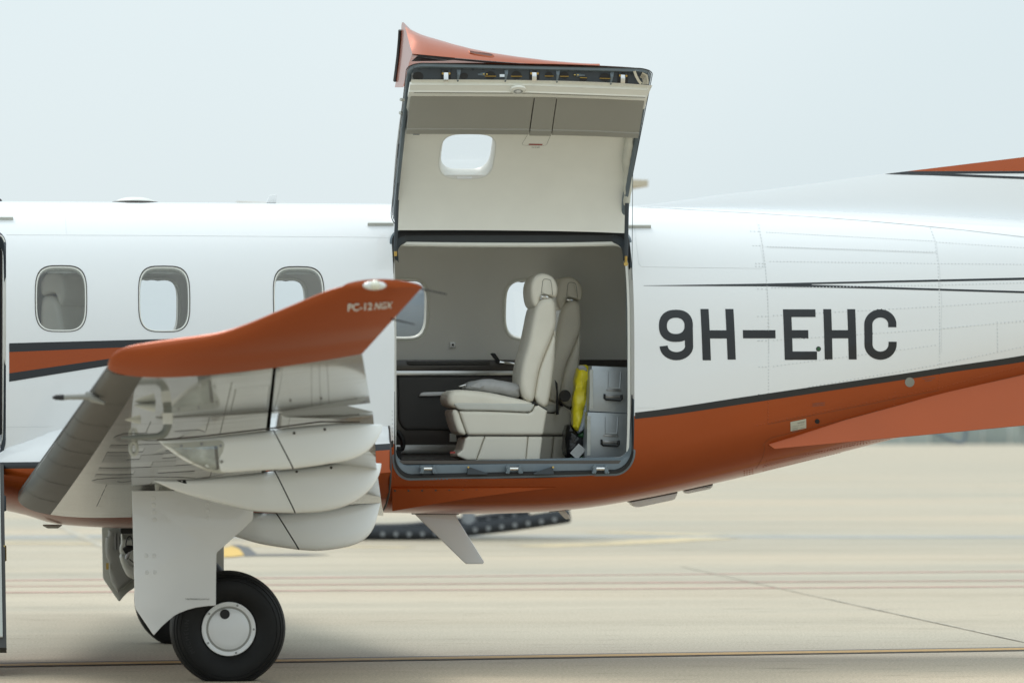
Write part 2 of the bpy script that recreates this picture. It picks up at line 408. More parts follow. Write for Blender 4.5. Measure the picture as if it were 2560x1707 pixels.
def cast(tree, u, v, off, to=None):
    d = ray(u, v).normalized(); h = tree.ray_cast(CAM, d)
    if h[0] is None:
        if to is None: return None
        for k in range(1, 41):        # just outside the outline: borrow the depth of the nearest point inside
            d2 = ray(u + (to[0] - u) * k / 40, v + (to[1] - v) * k / 40).normalized(); h = tree.ray_cast(CAM, d2)
            if h[0] is not None:
                n = h[1] if h[1].dot(d2) < 0 else -h[1]; return PT(u, v, h[0].y), n
        return None
    n = h[1] if h[1].dot(d) < 0 else -h[1]
    return h[0] + n * off, n

# ------------------------------------------------------------------ ground
def ground_mat():
    m = mat('apron_concrete', (0.545, 0.495, 0.395), 0.75, var=0.07, scale=0.35, bump=0.25, bscale=60, stretch=(.35, 1, 1))
    t = m.node_tree; b = t.nodes['Principled BSDF']; co = t.nodes['Texture Coordinate']
    ramp = [n for n in t.nodes if n.type == 'VALTORGB'][0]
    f = t.nodes.new('ShaderNodeTexNoise'); f.inputs['Scale'].default_value = 55; f.inputs['Detail'].default_value = 4
    t.links.new(co.outputs['Object'], f.inputs['Vector'])
    r2 = t.nodes.new('ShaderNodeValToRGB'); r2.color_ramp.elements[0].position = .3; r2.color_ramp.elements[1].position = .62
    r2.color_ramp.elements[0].color = (.60, .59, .56, 1); r2.color_ramp.elements[1].color = (1, 1, 1, 1)
    t.links.new(f.outputs['Fac'], r2.inputs['Fac'])
    mu = t.nodes.new('ShaderNodeMix'); mu.data_type = 'RGBA'; mu.blend_type = 'MULTIPLY'; mu.inputs['Factor'].default_value = 1
    t.links.new(ramp.outputs[0], mu.inputs[6]); t.links.new(r2.outputs[0], mu.inputs[7])
    def layer(prev, scale, stretch, lo, hi, c0, c1, det=8):
        s_ = t.nodes.new('ShaderNodeTexNoise'); s_.inputs['Scale'].default_value = scale; s_.inputs['Detail'].default_value = det
        mp = t.nodes.new('ShaderNodeMapping'); mp.inputs['Scale'].default_value = stretch; t.links.new(co.outputs['Object'], mp.inputs[0]); t.links.new(mp.outputs[0], s_.inputs['Vector'])
        r3 = t.nodes.new('ShaderNodeValToRGB'); r3.color_ramp.elements[0].position = lo; r3.color_ramp.elements[1].position = hi
        r3.color_ramp.elements[0].color = c0 + (1,); r3.color_ramp.elements[1].color = c1 + (1,); t.links.new(s_.outputs['Fac'], r3.inputs['Fac'])
        m2 = t.nodes.new('ShaderNodeMix'); m2.data_type = 'RGBA'; m2.blend_type = 'MULTIPLY'; m2.inputs['Factor'].default_value = 1
        t.links.new(prev, m2.inputs[6]); t.links.new(r3.outputs[0], m2.inputs[7]); return m2.outputs[2]
    o = layer(mu.outputs[2], 1.6, (.5, 1.6, 1), .66, .75, (1, 1, 1), (.50, .49, .47))         # oil spots and scuffs
    o = layer(o, .10, (.35, 1.3, 1), .36, .66, (.84, .87, .89), (1.10, 1.02, .95), 5)          # broad cast of older and newer slabs
    o = layer(o, .55, (.12, 1.0, 1), .40, .72, (1.04, 1.03, 1.02), (.84, .83, .81), 6)         # long wheel-dirt streaks
    o = layer(o, 150, (.8, 1, 1), .35, .62, (.80, .79, .77), (1.05, 1.05, 1.05), 2)            # exposed grit
    o = layer(o, 7.0, (.25, 1.0, 1), .60, .72, (1, 1, 1), (.72, .71, .69), 6)                  # small dark flecks
    t.links.new(o, b.inputs['Base Color'])
    return m
g = make('ground', [(-2500, -200, 0), (2500, -200, 0), (2500, 4000, 0), (-2500, 4000, 0)], [(0, 1, 2, 3)], ground_mat(), smooth=False)
tag(g, 'pale beige concrete apron under the aircraft', kind='structure')
def strip(name, pts, w, z, m, label, jitter=0.0, axis='y'):
    v = []; f = []
    P = resamp([Vector((p[0], p[1], 0)) for p in pts], max(len(pts), 40))
    for i, p in enumerate(P):
        t = (P[min(i + 1, len(P) - 1)] - P[max(i - 1, 0)]).normalized(); nrm = Vector((-t.y, t.x, 0)); k = 1 + random.uniform(-jitter, jitter)
        v += [(p + nrm * w / 2 * k).to_tuple()[:2] + (z,), (p - nrm * w / 2 * k).to_tuple()[:2] + (z,)]
    f = [(2 * i, 2 * i + 1, 2 * i + 3, 2 * i + 2) for i in range(len(P) - 1)]
    o = make(name, v, f, m, smooth=False); return tag(o, label, kind='structure')
def gxy(u, v): p = GP(u, v); return (p.x, p.y)
def extend(a, b, k0, k1):
    a = Vector(a); b = Vector(b); d = b - a; return [tuple(a - d * k0), tuple(b + d * k1)]
yl = extend(gxy(0, 1662.5), gxy(2560, 1622), .4, .4)
strip('taxi_line_border', yl, .47, .004, LINEB, 'black border under the near yellow taxi line', .02)
strip('taxi_line', [(x, y - .05) for x, y in yl], .27, .0065, LINEY, 'worn yellow taxi line with black borders behind the near wheel', .03)
for a, b, w in (((0, 1451), (1900, 1434), .16), ((0, 1466), (2560, 1451), .14), ((0, 1481), (2560, 1466), .14)):
    strip('red_line', extend(gxy(*a), gxy(*b), .5, .5), w, .004, LINER_, 'faded red stand line painted across the apron', .25)
strip('faded_yellow_line', extend(gxy(0, 1357), gxy(1000, 1368), .1, .02), .5, .004, LINEO, 'faded yellow line behind the landing gear', .2)
strip('faded_yellow_line', [gxy(1330, 1366), gxy(1560, 1358), gxy(1780, 1344)], .8, .004, LINEO, 'faded yellow curved line beyond the helicopter skid', .3)
strip('faded_yellow_line', [gxy(1500, 1330), gxy(1790, 1338)], .6, .004, LINEO, 'faint yellow line in the distance', .3)
strip('grey_patch_strip', [gxy(-200, 1345), gxy(300, 1340), gxy(2700, 1342)], 1.2, .003, mat('grey_asphalt_strip', (.33, .34, .33), .8, var=.1, scale=2), 'grey repair strip crossing the apron', .1)
strip('apron_joint', [gxy(1700, 1415), gxy(1900, 1460), gxy(2560, 1605), gxy(2900, 1678)], .022, .006, JOINT, 'tarred joint running diagonally over the apron', .4)
strip('apron_joint', [gxy(100, 1290), gxy(180, 1330), gxy(270, 1372), gxy(420, 1440)], .12, .006, JOINT, 'tarred joint behind the far gear door', .3)
strip('apron_joint', [gxy(500, 1703), gxy(612, 1697), gxy(700, 1707), gxy(760, 1720)], .02, .006, JOINT, 'thin joint beside the near wheel', .3)
for a, b in (((200, 1675), (900, 1673)), ((1800, 1560), (2400, 1559)), ((1750, 1600), (2100, 1600)), ((400, 1675), (560, 1676)), ((1100, 1500), (1500, 1497))): pass
def ground_patch(name, pts, z, m, label):
    P = [gxy(u, v) for u, v in pts]; V, F, _ = tri2d(P); return tag(make(name, [(x, y, z) for x, y in V], F, m, smooth=False), label, kind='structure')
ground_patch('yellow_stand_mark', [(520, 1394), (541, 1380), (560, 1371), (580, 1366), (598, 1373), (611, 1389), (580, 1393)], .009, mat('yellow_stand_paint', (.62, .40, .09), .7, var=.1), 'yellow curved stand mark behind the gear door')
ground_patch('black_stand_mark', [(575, 1362), (600, 1362), (622, 1368), (642, 1385), (760, 1384.5), (828, 1387), (760, 1389.5), (640, 1390), (612, 1391), (604, 1376), (590, 1367)], .005, LINEB, 'dark arc and line beside the yellow stand mark')

# ------------------------------------------------------------------ the aircraft: fuselage surface
plane = empty('airplane', (2.0, 0, 0), 'white and orange turboprop airplane with its cargo door open, registration 9H-EHC', 'airplane')
zt = Tab([(-2.6, 2.70), (-1.0, 2.77)] + [(p.x, p.z) for p in (PT(u, v, 0) for u, v in ((0, 504), (700, 509), (980, 511), (1580, 517), (2000, 527), (2560, 548)))] + [(10, 2.55)])
zb = Tab([(-2.6, .95)] + [(p.x, p.z) for p in (PT(u, v, 0) for u, v in ((0, 1262), (500, 1278), (951, 1280), (1142, 1283), (1300, 1280), (1427, 1271), (1576, 1248), (1793, 1203), (1921, 1173), (2096, 1130), (2223, 1098), (2560, 1012)))] + [(10, 2.2)])
aw = Tab([(-2.6, .80), (-1, .83), (2, .83), (4.0, .83), (4.7, .79), (5.5, .70), (6.4, .57), (8, .34), (10, .12)])
NN = 2.4
NL = Tab([(-2.6, 4.2), (3.9, 4.2), (4.6, 3.6), (6.0, 2.6), (10, 2.2)])
def zc(X): return zb(X) + (zt(X) - zb(X)) * .50
def fus0(X, ph):
    a = aw(X); c = zc(X); h = (zt(X) - c) if sin(ph) >= 0 else (c - zb(X))
    e = NN if sin(ph) >= 0 else NL(X)
    r = (abs(cos(ph) / a) ** e + abs(sin(ph) / h) ** e) ** (-1 / e)
    return Vector((X, r * cos(ph), c + r * sin(ph)))
def fusn(X, ph):
    e = 2e-3
    n = (fus0(X + e, ph) - fus0(X - e, ph)).cross(fus0(X, ph + e) - fus0(X, ph - e))
    n.normalize(); r = Vector((0, cos(ph), sin(ph)))
    return n if n.dot(r) > 0 else -n
def fus(X, ph, off=0.0):
    n = fusn(X, ph); return fus0(X, ph) + n * off, n
def hw(X, Z):
    c = zc(X); h = (zt(X) - c) if Z >= c else (c - zb(X)); t = abs((Z - c) / h)
    e = NN if Z >= c else NL(X)
    return aw(X) * max(0.0, 1 - t ** e) ** (1 / e) if t < 1 else 0.0
def phi(X, Z, side=-1):
    a = math.atan2(Z - zc(X), side * max(hw(X, Z), 1e-3)); return a % (2 * PI) if side < 0 else a
def hit(u, v):
    y = -.8
    for _ in range(40):
        p = PT(u, v, y); y = .5 * y - .5 * hw(p.x, p.z)
    p = PT(u, v, y); return p.x, phi(p.x, p.z)
SP = .85
def fmap(off): return lambda x, q: fus(x, q / SP, off)
def skin_loop(pxs): return [(x, p * SP) for x, p in (hit(u, v) for u, v in pxs)]
def rrect(x0, x1, q0, q1, r, n=7):
    out = []
    for cx, cy, a0 in ((x1 - r, q1 - r, 0), (x0 + r, q1 - r, 90), (x0 + r, q0 + r, 180), (x1 - r, q0 + r, 270)):
        out += [(cx + r * cos(rad(a0 + 90 * k / n)), cy + r * sin(rad(a0 + 90 * k / n))) for k in range(n + 1)]
    return out
def win_loop(xc, zcn, s, side, n=40, a=.1525, b=.197):
    out = []
    for k in range(n):
        t = 2 * PI * k / n; ca, sa = cos(t), sin(t); e = 2 / 3.6
        x = xc + (a + s) * math.copysign(abs(ca) ** e, ca); z = zcn + (b + s) * math.copysign(abs(sa) ** e, sa)
        out.append((x, phi(x, z, side) * SP))
    return out
# openings
DX0 = PT(986, 1000, -.83).x; DX1 = PT(1586, 1000, -.83).x
ZT, ZS = 2.602, 1.112
DP0 = phi(3.2, ZT) * SP; DP1 = phi(3.2, ZS) * SP; DQ1 = phi(3.2, 1.185) * SP
door_loop = rrect(DX0, DX1, DP0, DP1, .10)
AX0, AX1 = -.72, PT(15, 900, -.83).x
air_loop = rrect(AX0, AX1, phi(0, 2.60) * SP, phi(0, 1.20) * SP, .12)
WX = [PT(152.5, 746, -.8).x, PT(410.5, 747, -.8).x, PT(747, 749, -.8).x]; WZ = PT(410, 747, -.8).z
FX = [WX[1], WX[2], PT(1006, 768, .76).x, PT(1321, 769, .76).x]
near_win = [win_loop(x, WZ, 0, -1) for x in WX]; far_win = [win_loop(x, WZ, 0, 1) for x in FX]
# paint boundary of the orange belly (lower edge hidden under the charcoal band)
band_top = [(-400, 1150), (5, 1148), (300, 1146), (600, 1135), (940, 1106), (986, 1101), (1300, 1062), (1588, 1031), (1921, 983), (2347, 920), (2560, 888), (3300, 778)]
band_bot = [(-400, 1163), (5, 1161), (300, 1160), (600, 1150), (940, 1122), (986, 1117), (1300, 1078), (1588, 1047), (1921, 1000), (2347, 935), (2560, 904), (3300, 796)]
bt = [hit(*p) for p in band_top]; bb = [hit(*p) for p in band_bot]
BT = Tab(bt); BBo = Tab(bb)
def bmid(X): return .5 * (BT(X) + BBo(X))
def is_orange(x, q):
    ph = (q / SP) % (2 * PI)
    m = bmid(x); return 1 if m < ph < 3 * PI - m else 0
XA, XB = -2.6, 10.0
outer = [(XA, -PI / 2 * SP), (XB, -PI / 2 * SP), (XB, 1.5 * PI * SP), (XA, 1.5 * PI * SP)]
xs = np.arange(XA + .05, XB, .06)
cdt('fuselage_skin', [(outer, near_win + far_win + [door_loop, air_loop])], .075, .055, fmap(0), [WHITE, ORANGE], plane, matfn=is_orange, edge=.05,
    extra=[[(x, bmid(x) * SP) for x in np.arange(XA + .02, XB - .01, .06)], [(x, (PI - bmid(x)) * SP) for x in np.arange(XA + .02, XB - .01, .06)]])
# charcoal band between white and orange, in pieces that stop at the doors
def band(x0, x1, name='charcoal_stripe', fn=None, par=None, top=BT, bot=BBo):
    xs_ = list(np.linspace(x0, x1, max(4, int((x1 - x0) / .06))))
    lp = [(x, top(x) * SP) for x in xs_] + [(x, bot(x) * SP) for x in reversed(xs_)]
    return cdt(name, [(lp, [])], .05, .03, fn or fmap(.0012), CHAR, par or plane)
band(AX1 + .002, DX0 - .004); band(DX1 + .004, 9.5)
# cabin lining (inner surface) with its own openings
LD = -.07
DI = rrect(DX0 + .018, DX1 - .020, DP0 + .040, DP1 - .062, .06)
lin_out = [(-1.4, -PI / 2 * SP), (4.75, -PI / 2 * SP), (4.75, 1.5 * PI * SP), (-1.4, 1.5 * PI * SP)]
cdt('cabin_lining', [(lin_out, [win_loop(x, WZ, .012, -1) for x in WX] + [win_loop(x, WZ, .004, 1) for x in FX] + [DI, rrect(AX0 + .02, AX1 - .02, phi(0, 2.57) * SP, phi(0, 1.24) * SP, .1)])], .09, .08, fmap(LD), LINER, plane, edge=.05, flip=True)
for X in (-1.4, 4.75):
    make('cabin_bulkhead', [fus(X, 2 * PI * k / 64, LD - .002)[0] for k in range(64)], [tuple(range(64))], LINER, plane, False)
def loop3(lp, off): return [fus(x, q / SP, off)[0] for x, q in lp]
def window(xc, side, i):
    root_v, root_f = loft([loop3(win_loop(xc, WZ, .002, side), .001), loop3(win_loop(xc, WZ, .0005, side), .003), loop3(win_loop(xc, WZ, -.002, side), .001), loop3(win_loop(xc, WZ, -.004, side), -.012)])
    w = make('window', root_v, root_f, SEAMD, plane)
    v, f = loft([loop3(win_loop(xc, WZ, -.003, side), -.004), loop3(win_loop(xc, WZ, -.006, side), -.003), loop3(win_loop(xc, WZ, -.010, side), -.005), loop3(win_loop(xc, WZ, -.012, side), -.03), loop3(win_loop(xc, WZ, .010, side), LD - .001), loop3(win_loop(xc, WZ, .018, side), LD - .004)])
    make('frame', v, f, CREAM, w)
    cdt('pane', [(win_loop(xc, WZ, -.010, side), [])], .06, .05, fmap(-.006), OUTGLASS if side < 0 else WINGLASS, w)
    # pulled-up shade: a shallow curved slat at the head of the window
    top = [(x, q) for x, q in win_loop(xc, WZ, -.004, side)]
    zs = WZ + .197 - (.030 if side < 0 else .024)
    keep = [(x, q) for x, q in top if fus0(x, q / SP).z > zs]
    keep.sort(); a, b = keep[0], keep[-1]
    lp = [(x, q) for x, q in keep] + [(b[0], phi(b[0], zs, side) * SP)] + [(b[0] + (a[0] - b[0]) * k / 8, phi(xc, zs + (.004 if k % 3 else 0), side) * SP) for k in range(1, 8)] + [(a[0], phi(a[0], zs, side) * SP)]
    cdt('shade', [(lp, [])], .04, .02, fmap(-.045), GREIGE, w, flip=side > 0)
    if side > 0:
        v, f = loft([loop3(win_loop(xc, WZ, .012, 1), LD - .006), loop3(win_loop(xc, WZ, .004, 1), LD - .010), loop3(win_loop(xc, WZ, -.004, 1), LD - .004), loop3(win_loop(xc, WZ, -.006, 1), LD + .02)])
        make('window_lip', v, f, mat('white_trim_%d' % i, (.78, .78, .72), .4), w)
for i, x in enumerate(WX): window(x, -1, i)
for i, x in enumerate(FX): window(x, 1, i + 3)

# cargo door frame: jamb from the skin to the lining
v, f = loft([loop3(rrect(DX0 - .012, DX1 + .012, DP0 - .012, DP1 + .012, .112), .001), loop3(rrect(DX0 - .010, DX1 + .010, DP0 - .010, DP1 + .010, .11), .006), loop3(rrect(DX0 + .002, DX1 - .002, DP0 + .002, DP1 - .004, .10), .005), loop3(rrect(DX0 + .004, DX1 - .004, DP0 + .006, DP1 - .012, .10), -.012),
             loop3(rrect(DX0 + .010, DX1 - .010, DP0 + .012, DP1 - .022, .10), -.016), loop3(rrect(DX0 + .012, DX1 - .014, DP0 + .030, DP1 - .050, .08), -.034), loop3(DI, LD - .004)])
frame = make('cargo_door_frame', v, f, SLATE, plane)
v, f = loft([loop3(rrect(DX0 + .0015, DX1 - .0015, DP0 + .0015, DP1 - .003, .10), .009), loop3(rrect(DX0 + .009, DX1 - .009, DP0 + .012, DP1 - .014, .10), .003), loop3(rrect(DX0 + .010, DX1 - .010, DP0 + .03, DP1 - .016, .10), -.014)])
make('door_seal', v, f, BLACK, frame)
# cream trim edging inside the jamb
def trim_loop(i, o): return [fus(x, q / SP, o)[0] for x, q in [(DX1 - .018 - i, DP1 - .08)] + [(DX1 - .018 - i, DP1 - .08 - (DP1 - DP0 - .25) * k / 14) for k in range(1, 14)] + [(DX1 - .018 - i - .06 + .06 * cos(rad(9 * k)), DP0 + .042 + i + .06 - .06 * sin(rad(9 * k))) for k in range(11)] + [(DX1 - .1 + (DX0 - DX1 + .13) * k / 10, DP0 + .042 + i) for k in range(11)]]
v, f = loft([trim_loop(0, -.056), trim_loop(.008, -.062), trim_loop(.012, -.066), trim_loop(.012, -.080)], False)
make('edge_trim', v, f, CREAM, frame)
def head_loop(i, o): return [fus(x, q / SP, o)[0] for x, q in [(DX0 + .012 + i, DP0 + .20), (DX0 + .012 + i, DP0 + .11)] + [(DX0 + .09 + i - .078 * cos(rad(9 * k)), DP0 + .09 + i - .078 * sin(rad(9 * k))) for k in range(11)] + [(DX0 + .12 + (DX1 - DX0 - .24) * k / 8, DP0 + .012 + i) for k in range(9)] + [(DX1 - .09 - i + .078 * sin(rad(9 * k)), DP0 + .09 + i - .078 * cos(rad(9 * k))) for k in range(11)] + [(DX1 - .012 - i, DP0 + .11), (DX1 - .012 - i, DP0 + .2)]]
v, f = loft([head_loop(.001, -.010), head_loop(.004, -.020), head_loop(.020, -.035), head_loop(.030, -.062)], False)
make('header_jamb', v, f, SLATED, frame)  # same slate as the jamb; its shadow is put into the darker colour
# sill latches
def fp(u, v, y): return PT(u, v, y)
for u in (1070, 1285, 1501):
    m_ = MB(); c = PT(u, 1172, -.80)
    for dx in (-.036, .036):
        pillow(m_, [(c.x + dx - .011, c.z - .028), (c.x + dx + .011, c.z - .028), (c.x + dx + .011, c.z + .022), (c.x + dx - .011, c.z + .022)], -.815, -.75, .004, 1, 2)
    m_.tube([(c.x - .03, -.795, c.z + .002), (c.x + .03, -.795, c.z + .002)], .011, 10, 1)
    for dx in (-.046, .046):
        for dz in (-.02, .012): m_.disc((c.x + dx, -.79, c.z + dz), (0, -1, 0), .006, .03, 6, 0)
    m_.build('latch_roller', [SLATE, CHROME], frame)
for u, s in ((1193, -1), (1359, 1)):
    c = PT(u, 1180, -.79); m_ = MB()
    m_.prism([(c.x - .06, c.z - .012), (c.x + .06, c.z - .012), (c.x + .06, c.z - .005), (c.x + s * .055, c.z + (.034)), (c.x - .06, c.z - .005)], -.80, -.76)
    m_.disc((c.x + s * .055, -.80, c.z + .03), (0, -1, 0), .006, .012, 8, 1)
    m_.build('guide_ramp', [SLATED, BRASS], frame, False)
# rain gutters
for (u0, u1, v) in ((919, 984, 563), (1571, 1627, 569), (-60, 33, 549)):
    m_ = MB(); n_ = 12; pts = []
    A = [hit(u0 + (u1 - u0) * k / n_, v) for k in range(n_ + 1)]
    v_, f_ = loft([[fus(x, p - .012, .0)[0], fus(x, p - .010, .016)[0], fus(x, p + .004, .018)[0], fus(x, p + .008, 0)[0]] for x, p in A], True, True, True)
    make('rain_gutter', v_, f_, PALEG, plane)

# ------------------------------------------------------------------ painted stripes and registration
def decal(name, shapes_px, m, off=.0014, par=None, dx=.05):
    sh = [(skin_loop(o), [skin_loop(h) for h in hs]) for o, hs in shapes_px]
    return cdt(name, sh, dx, dx, fmap(off), m, par or plane, edge=.02)
def interp_edge(pts, n):
    return [tuple(p) for p in resamp([Vector(p) for p in pts], n)]
decal('cheat_stripe', [(interp_edge([(23, 880), (360, 866), (810, 838)], 20) + interp_edge([(810, 839), (277, 897), (23, 934)], 20), [])], ORANGE, .0012)
decal('charcoal_stripe', [(interp_edge([(23, 858), (430, 847), (494, 846), (810, 836)], 20) + interp_edge([(810, 839), (360, 866), (23, 880)], 20), [])], CHAR, .0022)
decal('charcoal_stripe', [(interp_edge([(23, 933), (277, 896), (810, 839)], 20) + interp_edge([(810, 841), (268, 914), (23, 954)], 20), [])], CHAR, .0022)
decal('charcoal_stripe', [(interp_edge([(1609, 714), (1917, 709), (2560, 694), (2900, 686)], 30) + interp_edge([(2900, 692), (2560, 700), (2200, 707), (1998, 711.5), (2100, 714), (2560, 728), (2900, 738)], 30) + interp_edge([(2900, 744), (2560, 733), (2200, 722), (1917, 716), (1609, 714.6)], 30), [])], CHAR, .0012)
def stroke(path, w):
    P = [Vector(p) for p in path]; Lf = []; Rt = []
    for i, p in enumerate(P):
        t = (P[min(i + 1, len(P) - 1)] - P[max(i - 1, 0)]).normalized(); n = Vector((-t.y, t.x)); Lf.append(tuple(p + n * w / 2)); Rt.append(tuple(p - n * w / 2))
    return Lf + Rt[::-1]
def arc(cx, cy, rx, ry, a0, a1, n=12): return [(cx + rx * cos(rad(a0 + (a1 - a0) * k / n)), cy + ry * sin(rad(a0 + (a1 - a0) * k / n))) for k in range(n + 1)]
def sq(cx, cy, rx, ry, e, n=40):
    return [(cx + rx * math.copysign(abs(cos(2 * PI * k / n)) ** (2 / e), cos(2 * PI * k / n)), cy + ry * math.copysign(abs(sin(2 * PI * k / n)) ** (2 / e), sin(2 * PI * k / n))) for k in range(n)]
Z = lambda pts: px(pts, 2.352, 1560, 380)
SW = 48
nine = [(Z(sq(305, 1022, 100, 94.5, 2.35)), [Z(sq(304, 1022, 52, 47.5, 2.3))]),
        (Z(stroke([(379, 1015), (381, 1060), (382, 1135)] + arc(308, 1140, 75, 60, 0, 180, 16), SW)), [])]
hh = [(Z([(449, 923), (497, 923), (511, 1224), (462, 1224)]), []), (Z([(595, 923), (643, 923), (657, 1220), (609, 1220)]), []), (Z([(490, 1048), (610, 1048), (612, 1096), (492, 1096)]), [])]
dash = [(Z([(698, 1047), (890, 1047), (891, 1095), (700, 1095)]), [])]
ee = [(Z([(934, 925), (982, 925), (993, 1222), (945, 1222)]), []), (Z([(970, 925), (1125, 925), (1126, 970), (970, 970)]), []), (Z([(970, 1047), (1083, 1047), (1084, 1095), (970, 1095)]), []), (Z([(970, 1172), (1134, 1172), (1135, 1221), (970, 1221)]), [])]
h2 = [(Z([(1171, 924), (1218, 924), (1226, 1219), (1180, 1219)]), []), (Z([(1312, 924), (1359, 924), (1368, 1219), (1321, 1219)]), []), (Z([(1210, 1047), (1325, 1047), (1326, 1095), (1212, 1095)]), [])]
cc = [(Z(stroke([(1577, 1030), (1577, 1005)] + arc(1507, 1015, 71, 66, 0, -180, 18) + [(1437, 1075)] + arc(1508, 1130, 71, 67, 180, 0, 18) + [(1579, 1115)], SW)), [])]
for s_ in (nine, hh, dash, ee, h2, cc): decal('registration_letter', s_, CHAR, .0016, dx=.03)

# panel joints and rivets
def seam(pts, w=.0022, m=SEAM, par=None):
    P = interp_edge(pts, max(6, int(sum((Vector(a) - Vector(b)).length for a, b in zip(pts, pts[1:])) / 14)))
    H = [fus(*hit(u, v), .0007) for u, v in P]; vv = []
    for i, (p, n) in enumerate(H):
        t = (H[min(i + 1, len(H) - 1)][0] - H[max(i - 1, 0)][0]).normalized(); s_ = n.cross(t).normalized() * w / 2
        vv += [p + s_, p + n * .0007, p - s_]
    ff = [(3 * i + k, 3 * i + k + 1, 3 * i + 4 + k, 3 * i + 3 + k) for i in range(len(P) - 1) for k in (0, 1)]
    return vv, ff
sm_ = MB()
for pts in (px([(62, 450), (90, 675), (828, 685), (800, 540)], 2.352, 1560, 380), px([(768, 360), (812, 540), (832, 680), (846, 860), (852, 1000), (852, 1176)], 2.352, 1560, 380),
            px([(1800, 440), (1838, 540), (1855, 680), (1868, 860), (1868, 1176)], 2.352, 1560, 380), px([(832, 560), (1838, 595)], 2.352, 1560, 380),
            px([(65, 515), (180, 514)], 2.352, 1560, 800), [(160, 505), (163, 540), (166, 585)], [(16, 587), (400, 589), (900, 593), (975, 594)],
            [(1590, 518), (1700, 524), (1880, 533)], [(16, 1067), (130, 1066)], [(1595, 1032), (1595, 1020)]):
    sm_.add(*seam(pts))
sm_.build('panel_joint', SEAM, plane, True, 'stuff')
sm2 = MB()
for pts in (px([(845, 612), (1850, 412)], 2.352, 1560, 800), px([(815, 740), (850, 695), (1300, 585), (1850, 438), (2352, 318)], 2.352, 1560, 800), px([(828, 740), (820, 800), (760, 900)], 2.352, 1560, 800)): sm2.add(*seam(pts, .0022))
sm2.build('panel_joint', mat('orange_sealant', (.16, .05, .012), .5), plane, True, 'stuff')
LETP = [h for s_ in (nine, hh, dash, ee, h2, cc) for h, _ in s_]
def in_letter(u, v): return any(inpoly(np.array([[u, v]]), p)[0] for p in LETP) if 1640 < u < 2245 and 770 < v < 905 else False
rv = MB(); rv2 = MB(); rv3 = MB()
def dome(p, n, r, h, rv):
    t = n.orthogonal().normalized(); b = n.cross(t); k = 6
    v = [p + (t * cos(2 * PI * i / k) + b * sin(2 * PI * i / k)) * r for i in range(k)] + [p + n * h * .7 + (t * cos(2 * PI * i / k) + b * sin(2 * PI * i / k)) * r * .62 for i in range(k)] + [p + n * h]
    rv.add(v, [(i, (i + 1) % k, k + (i + 1) % k, k + i) for i in range(k)] + [(k + i, k + (i + 1) % k, 2 * k) for i in range(k)])
def rivets(pts, sp, mbm=1.0, jit=0):
    n = max(2, int(sum((Vector(a) - Vector(b)).length for a, b in zip(pts, pts[1:])) / sp) + 1)
    for u, v in interp_edge(pts, n):
        x, p = hit(u, v); q, nn = fus(x, p, 0); dome(q, nn, .0050 * mbm, .0030 * mbm, rv3 if (in_letter(u, v) or BT(x) - .002 < p < BBo(x) + .002) else (rv2 if is_orange(x, p * SP) else rv))
R1 = lambda pts, sp=9.5: rivets(px(pts, 2.352, 1560, 380), sp)
R2 = lambda pts, sp=9.5: rivets(px(pts, 2.352, 1560, 800), sp)
R1([(793, 430), (812, 540), (830, 660), (842, 800), (848, 960), (852, 1176)], 8); R1([(1803, 450), (1830, 540), (1846, 650), (1853, 800), (1857, 960), (1858, 1176)], 8)
R1([(840, 472), (1825, 524)], 7); R1([(845, 555), (1830, 588)], 7); R1([(860, 643), (1850, 656), (2352, 661)], 8.5); R1([(870, 799), (1850, 783), (2352, 769)], 8.5)
R1([(880, 961), (1850, 908), (2352, 875)]); R1([(880, 1106), (1860, 1040), (2352, 990)]); R1([(1838, 530), (2352, 563)], 8); R1([(745, 466), (790, 468)], 7); R1([(760, 551), (815, 552)], 7)
for dy in (655, 672): R1([(776, dy), (815, dy)], 7)
for dy in (805, 966, 1110): R1([(788, dy), (835, dy)], 8)
R1([(2195, 1000), (2198, 1176)], 9); R2([(2195, 50), (2196, 180)], 9)
R2([(880, 271), (1130, 238), (1830, 148)]); R2([(1090, 392), (1830, 265), (2352, 155)]); R2([(1880, 48), (2352, 8)]); R2([(870, 598), (1850, 400), (2352, 268)]); R2([(840, 828), (1560, 700)], 8)
R2([(820, 862), (1440, 712)], 7); R2([(830, 852), (1440, 702)], 7); R2([(820, 884), (1300, 772)], 7)
R2([(850, 20), (850, 430), (847, 600)], 8); R2([(1857, 0), (1855, 280), (1852, 395)], 8)
for dy in (440, 455, 468): R2([(793, dy), (832, dy)], 8)
for dy in (275, 120): R2([(795, dy), (835, dy)], 8)
for dy in (888, 900, 911): R2([(708, dy), (755, dy - 9)], 6)
R2([(783, 618), (825, 611)], 8); R2([(1592, 425), (1588, 500)], 8)
Q2 = lambda pts: px(pts, 3.136, 960, 780)
for pts in ([(52, 1290), (680, 1318)], [(68, 1050), (70, 1160), (90, 1240), (150, 1300)], [(310, 1318), (310, 1360)], [(390, 1318), (390, 1360)], [(642, 1318), (642, 1360)]): rivets(Q2(pts), 9)
rivets([(981, 1027), (982, 1100)], 9.5); rivets([(976, 1070), (977, 1250)], 9.5)
rv.build('rivet', mat('rivet_shade_grey', (.66, .68, .69), .35), plane, True, 'stuff'); rv2.build('rivet', ORANGE, plane, True, 'stuff'); rv3.build('rivet', CHAR, plane, True, 'stuff')  # rivets in the white are greyed: their shading is put into the colour

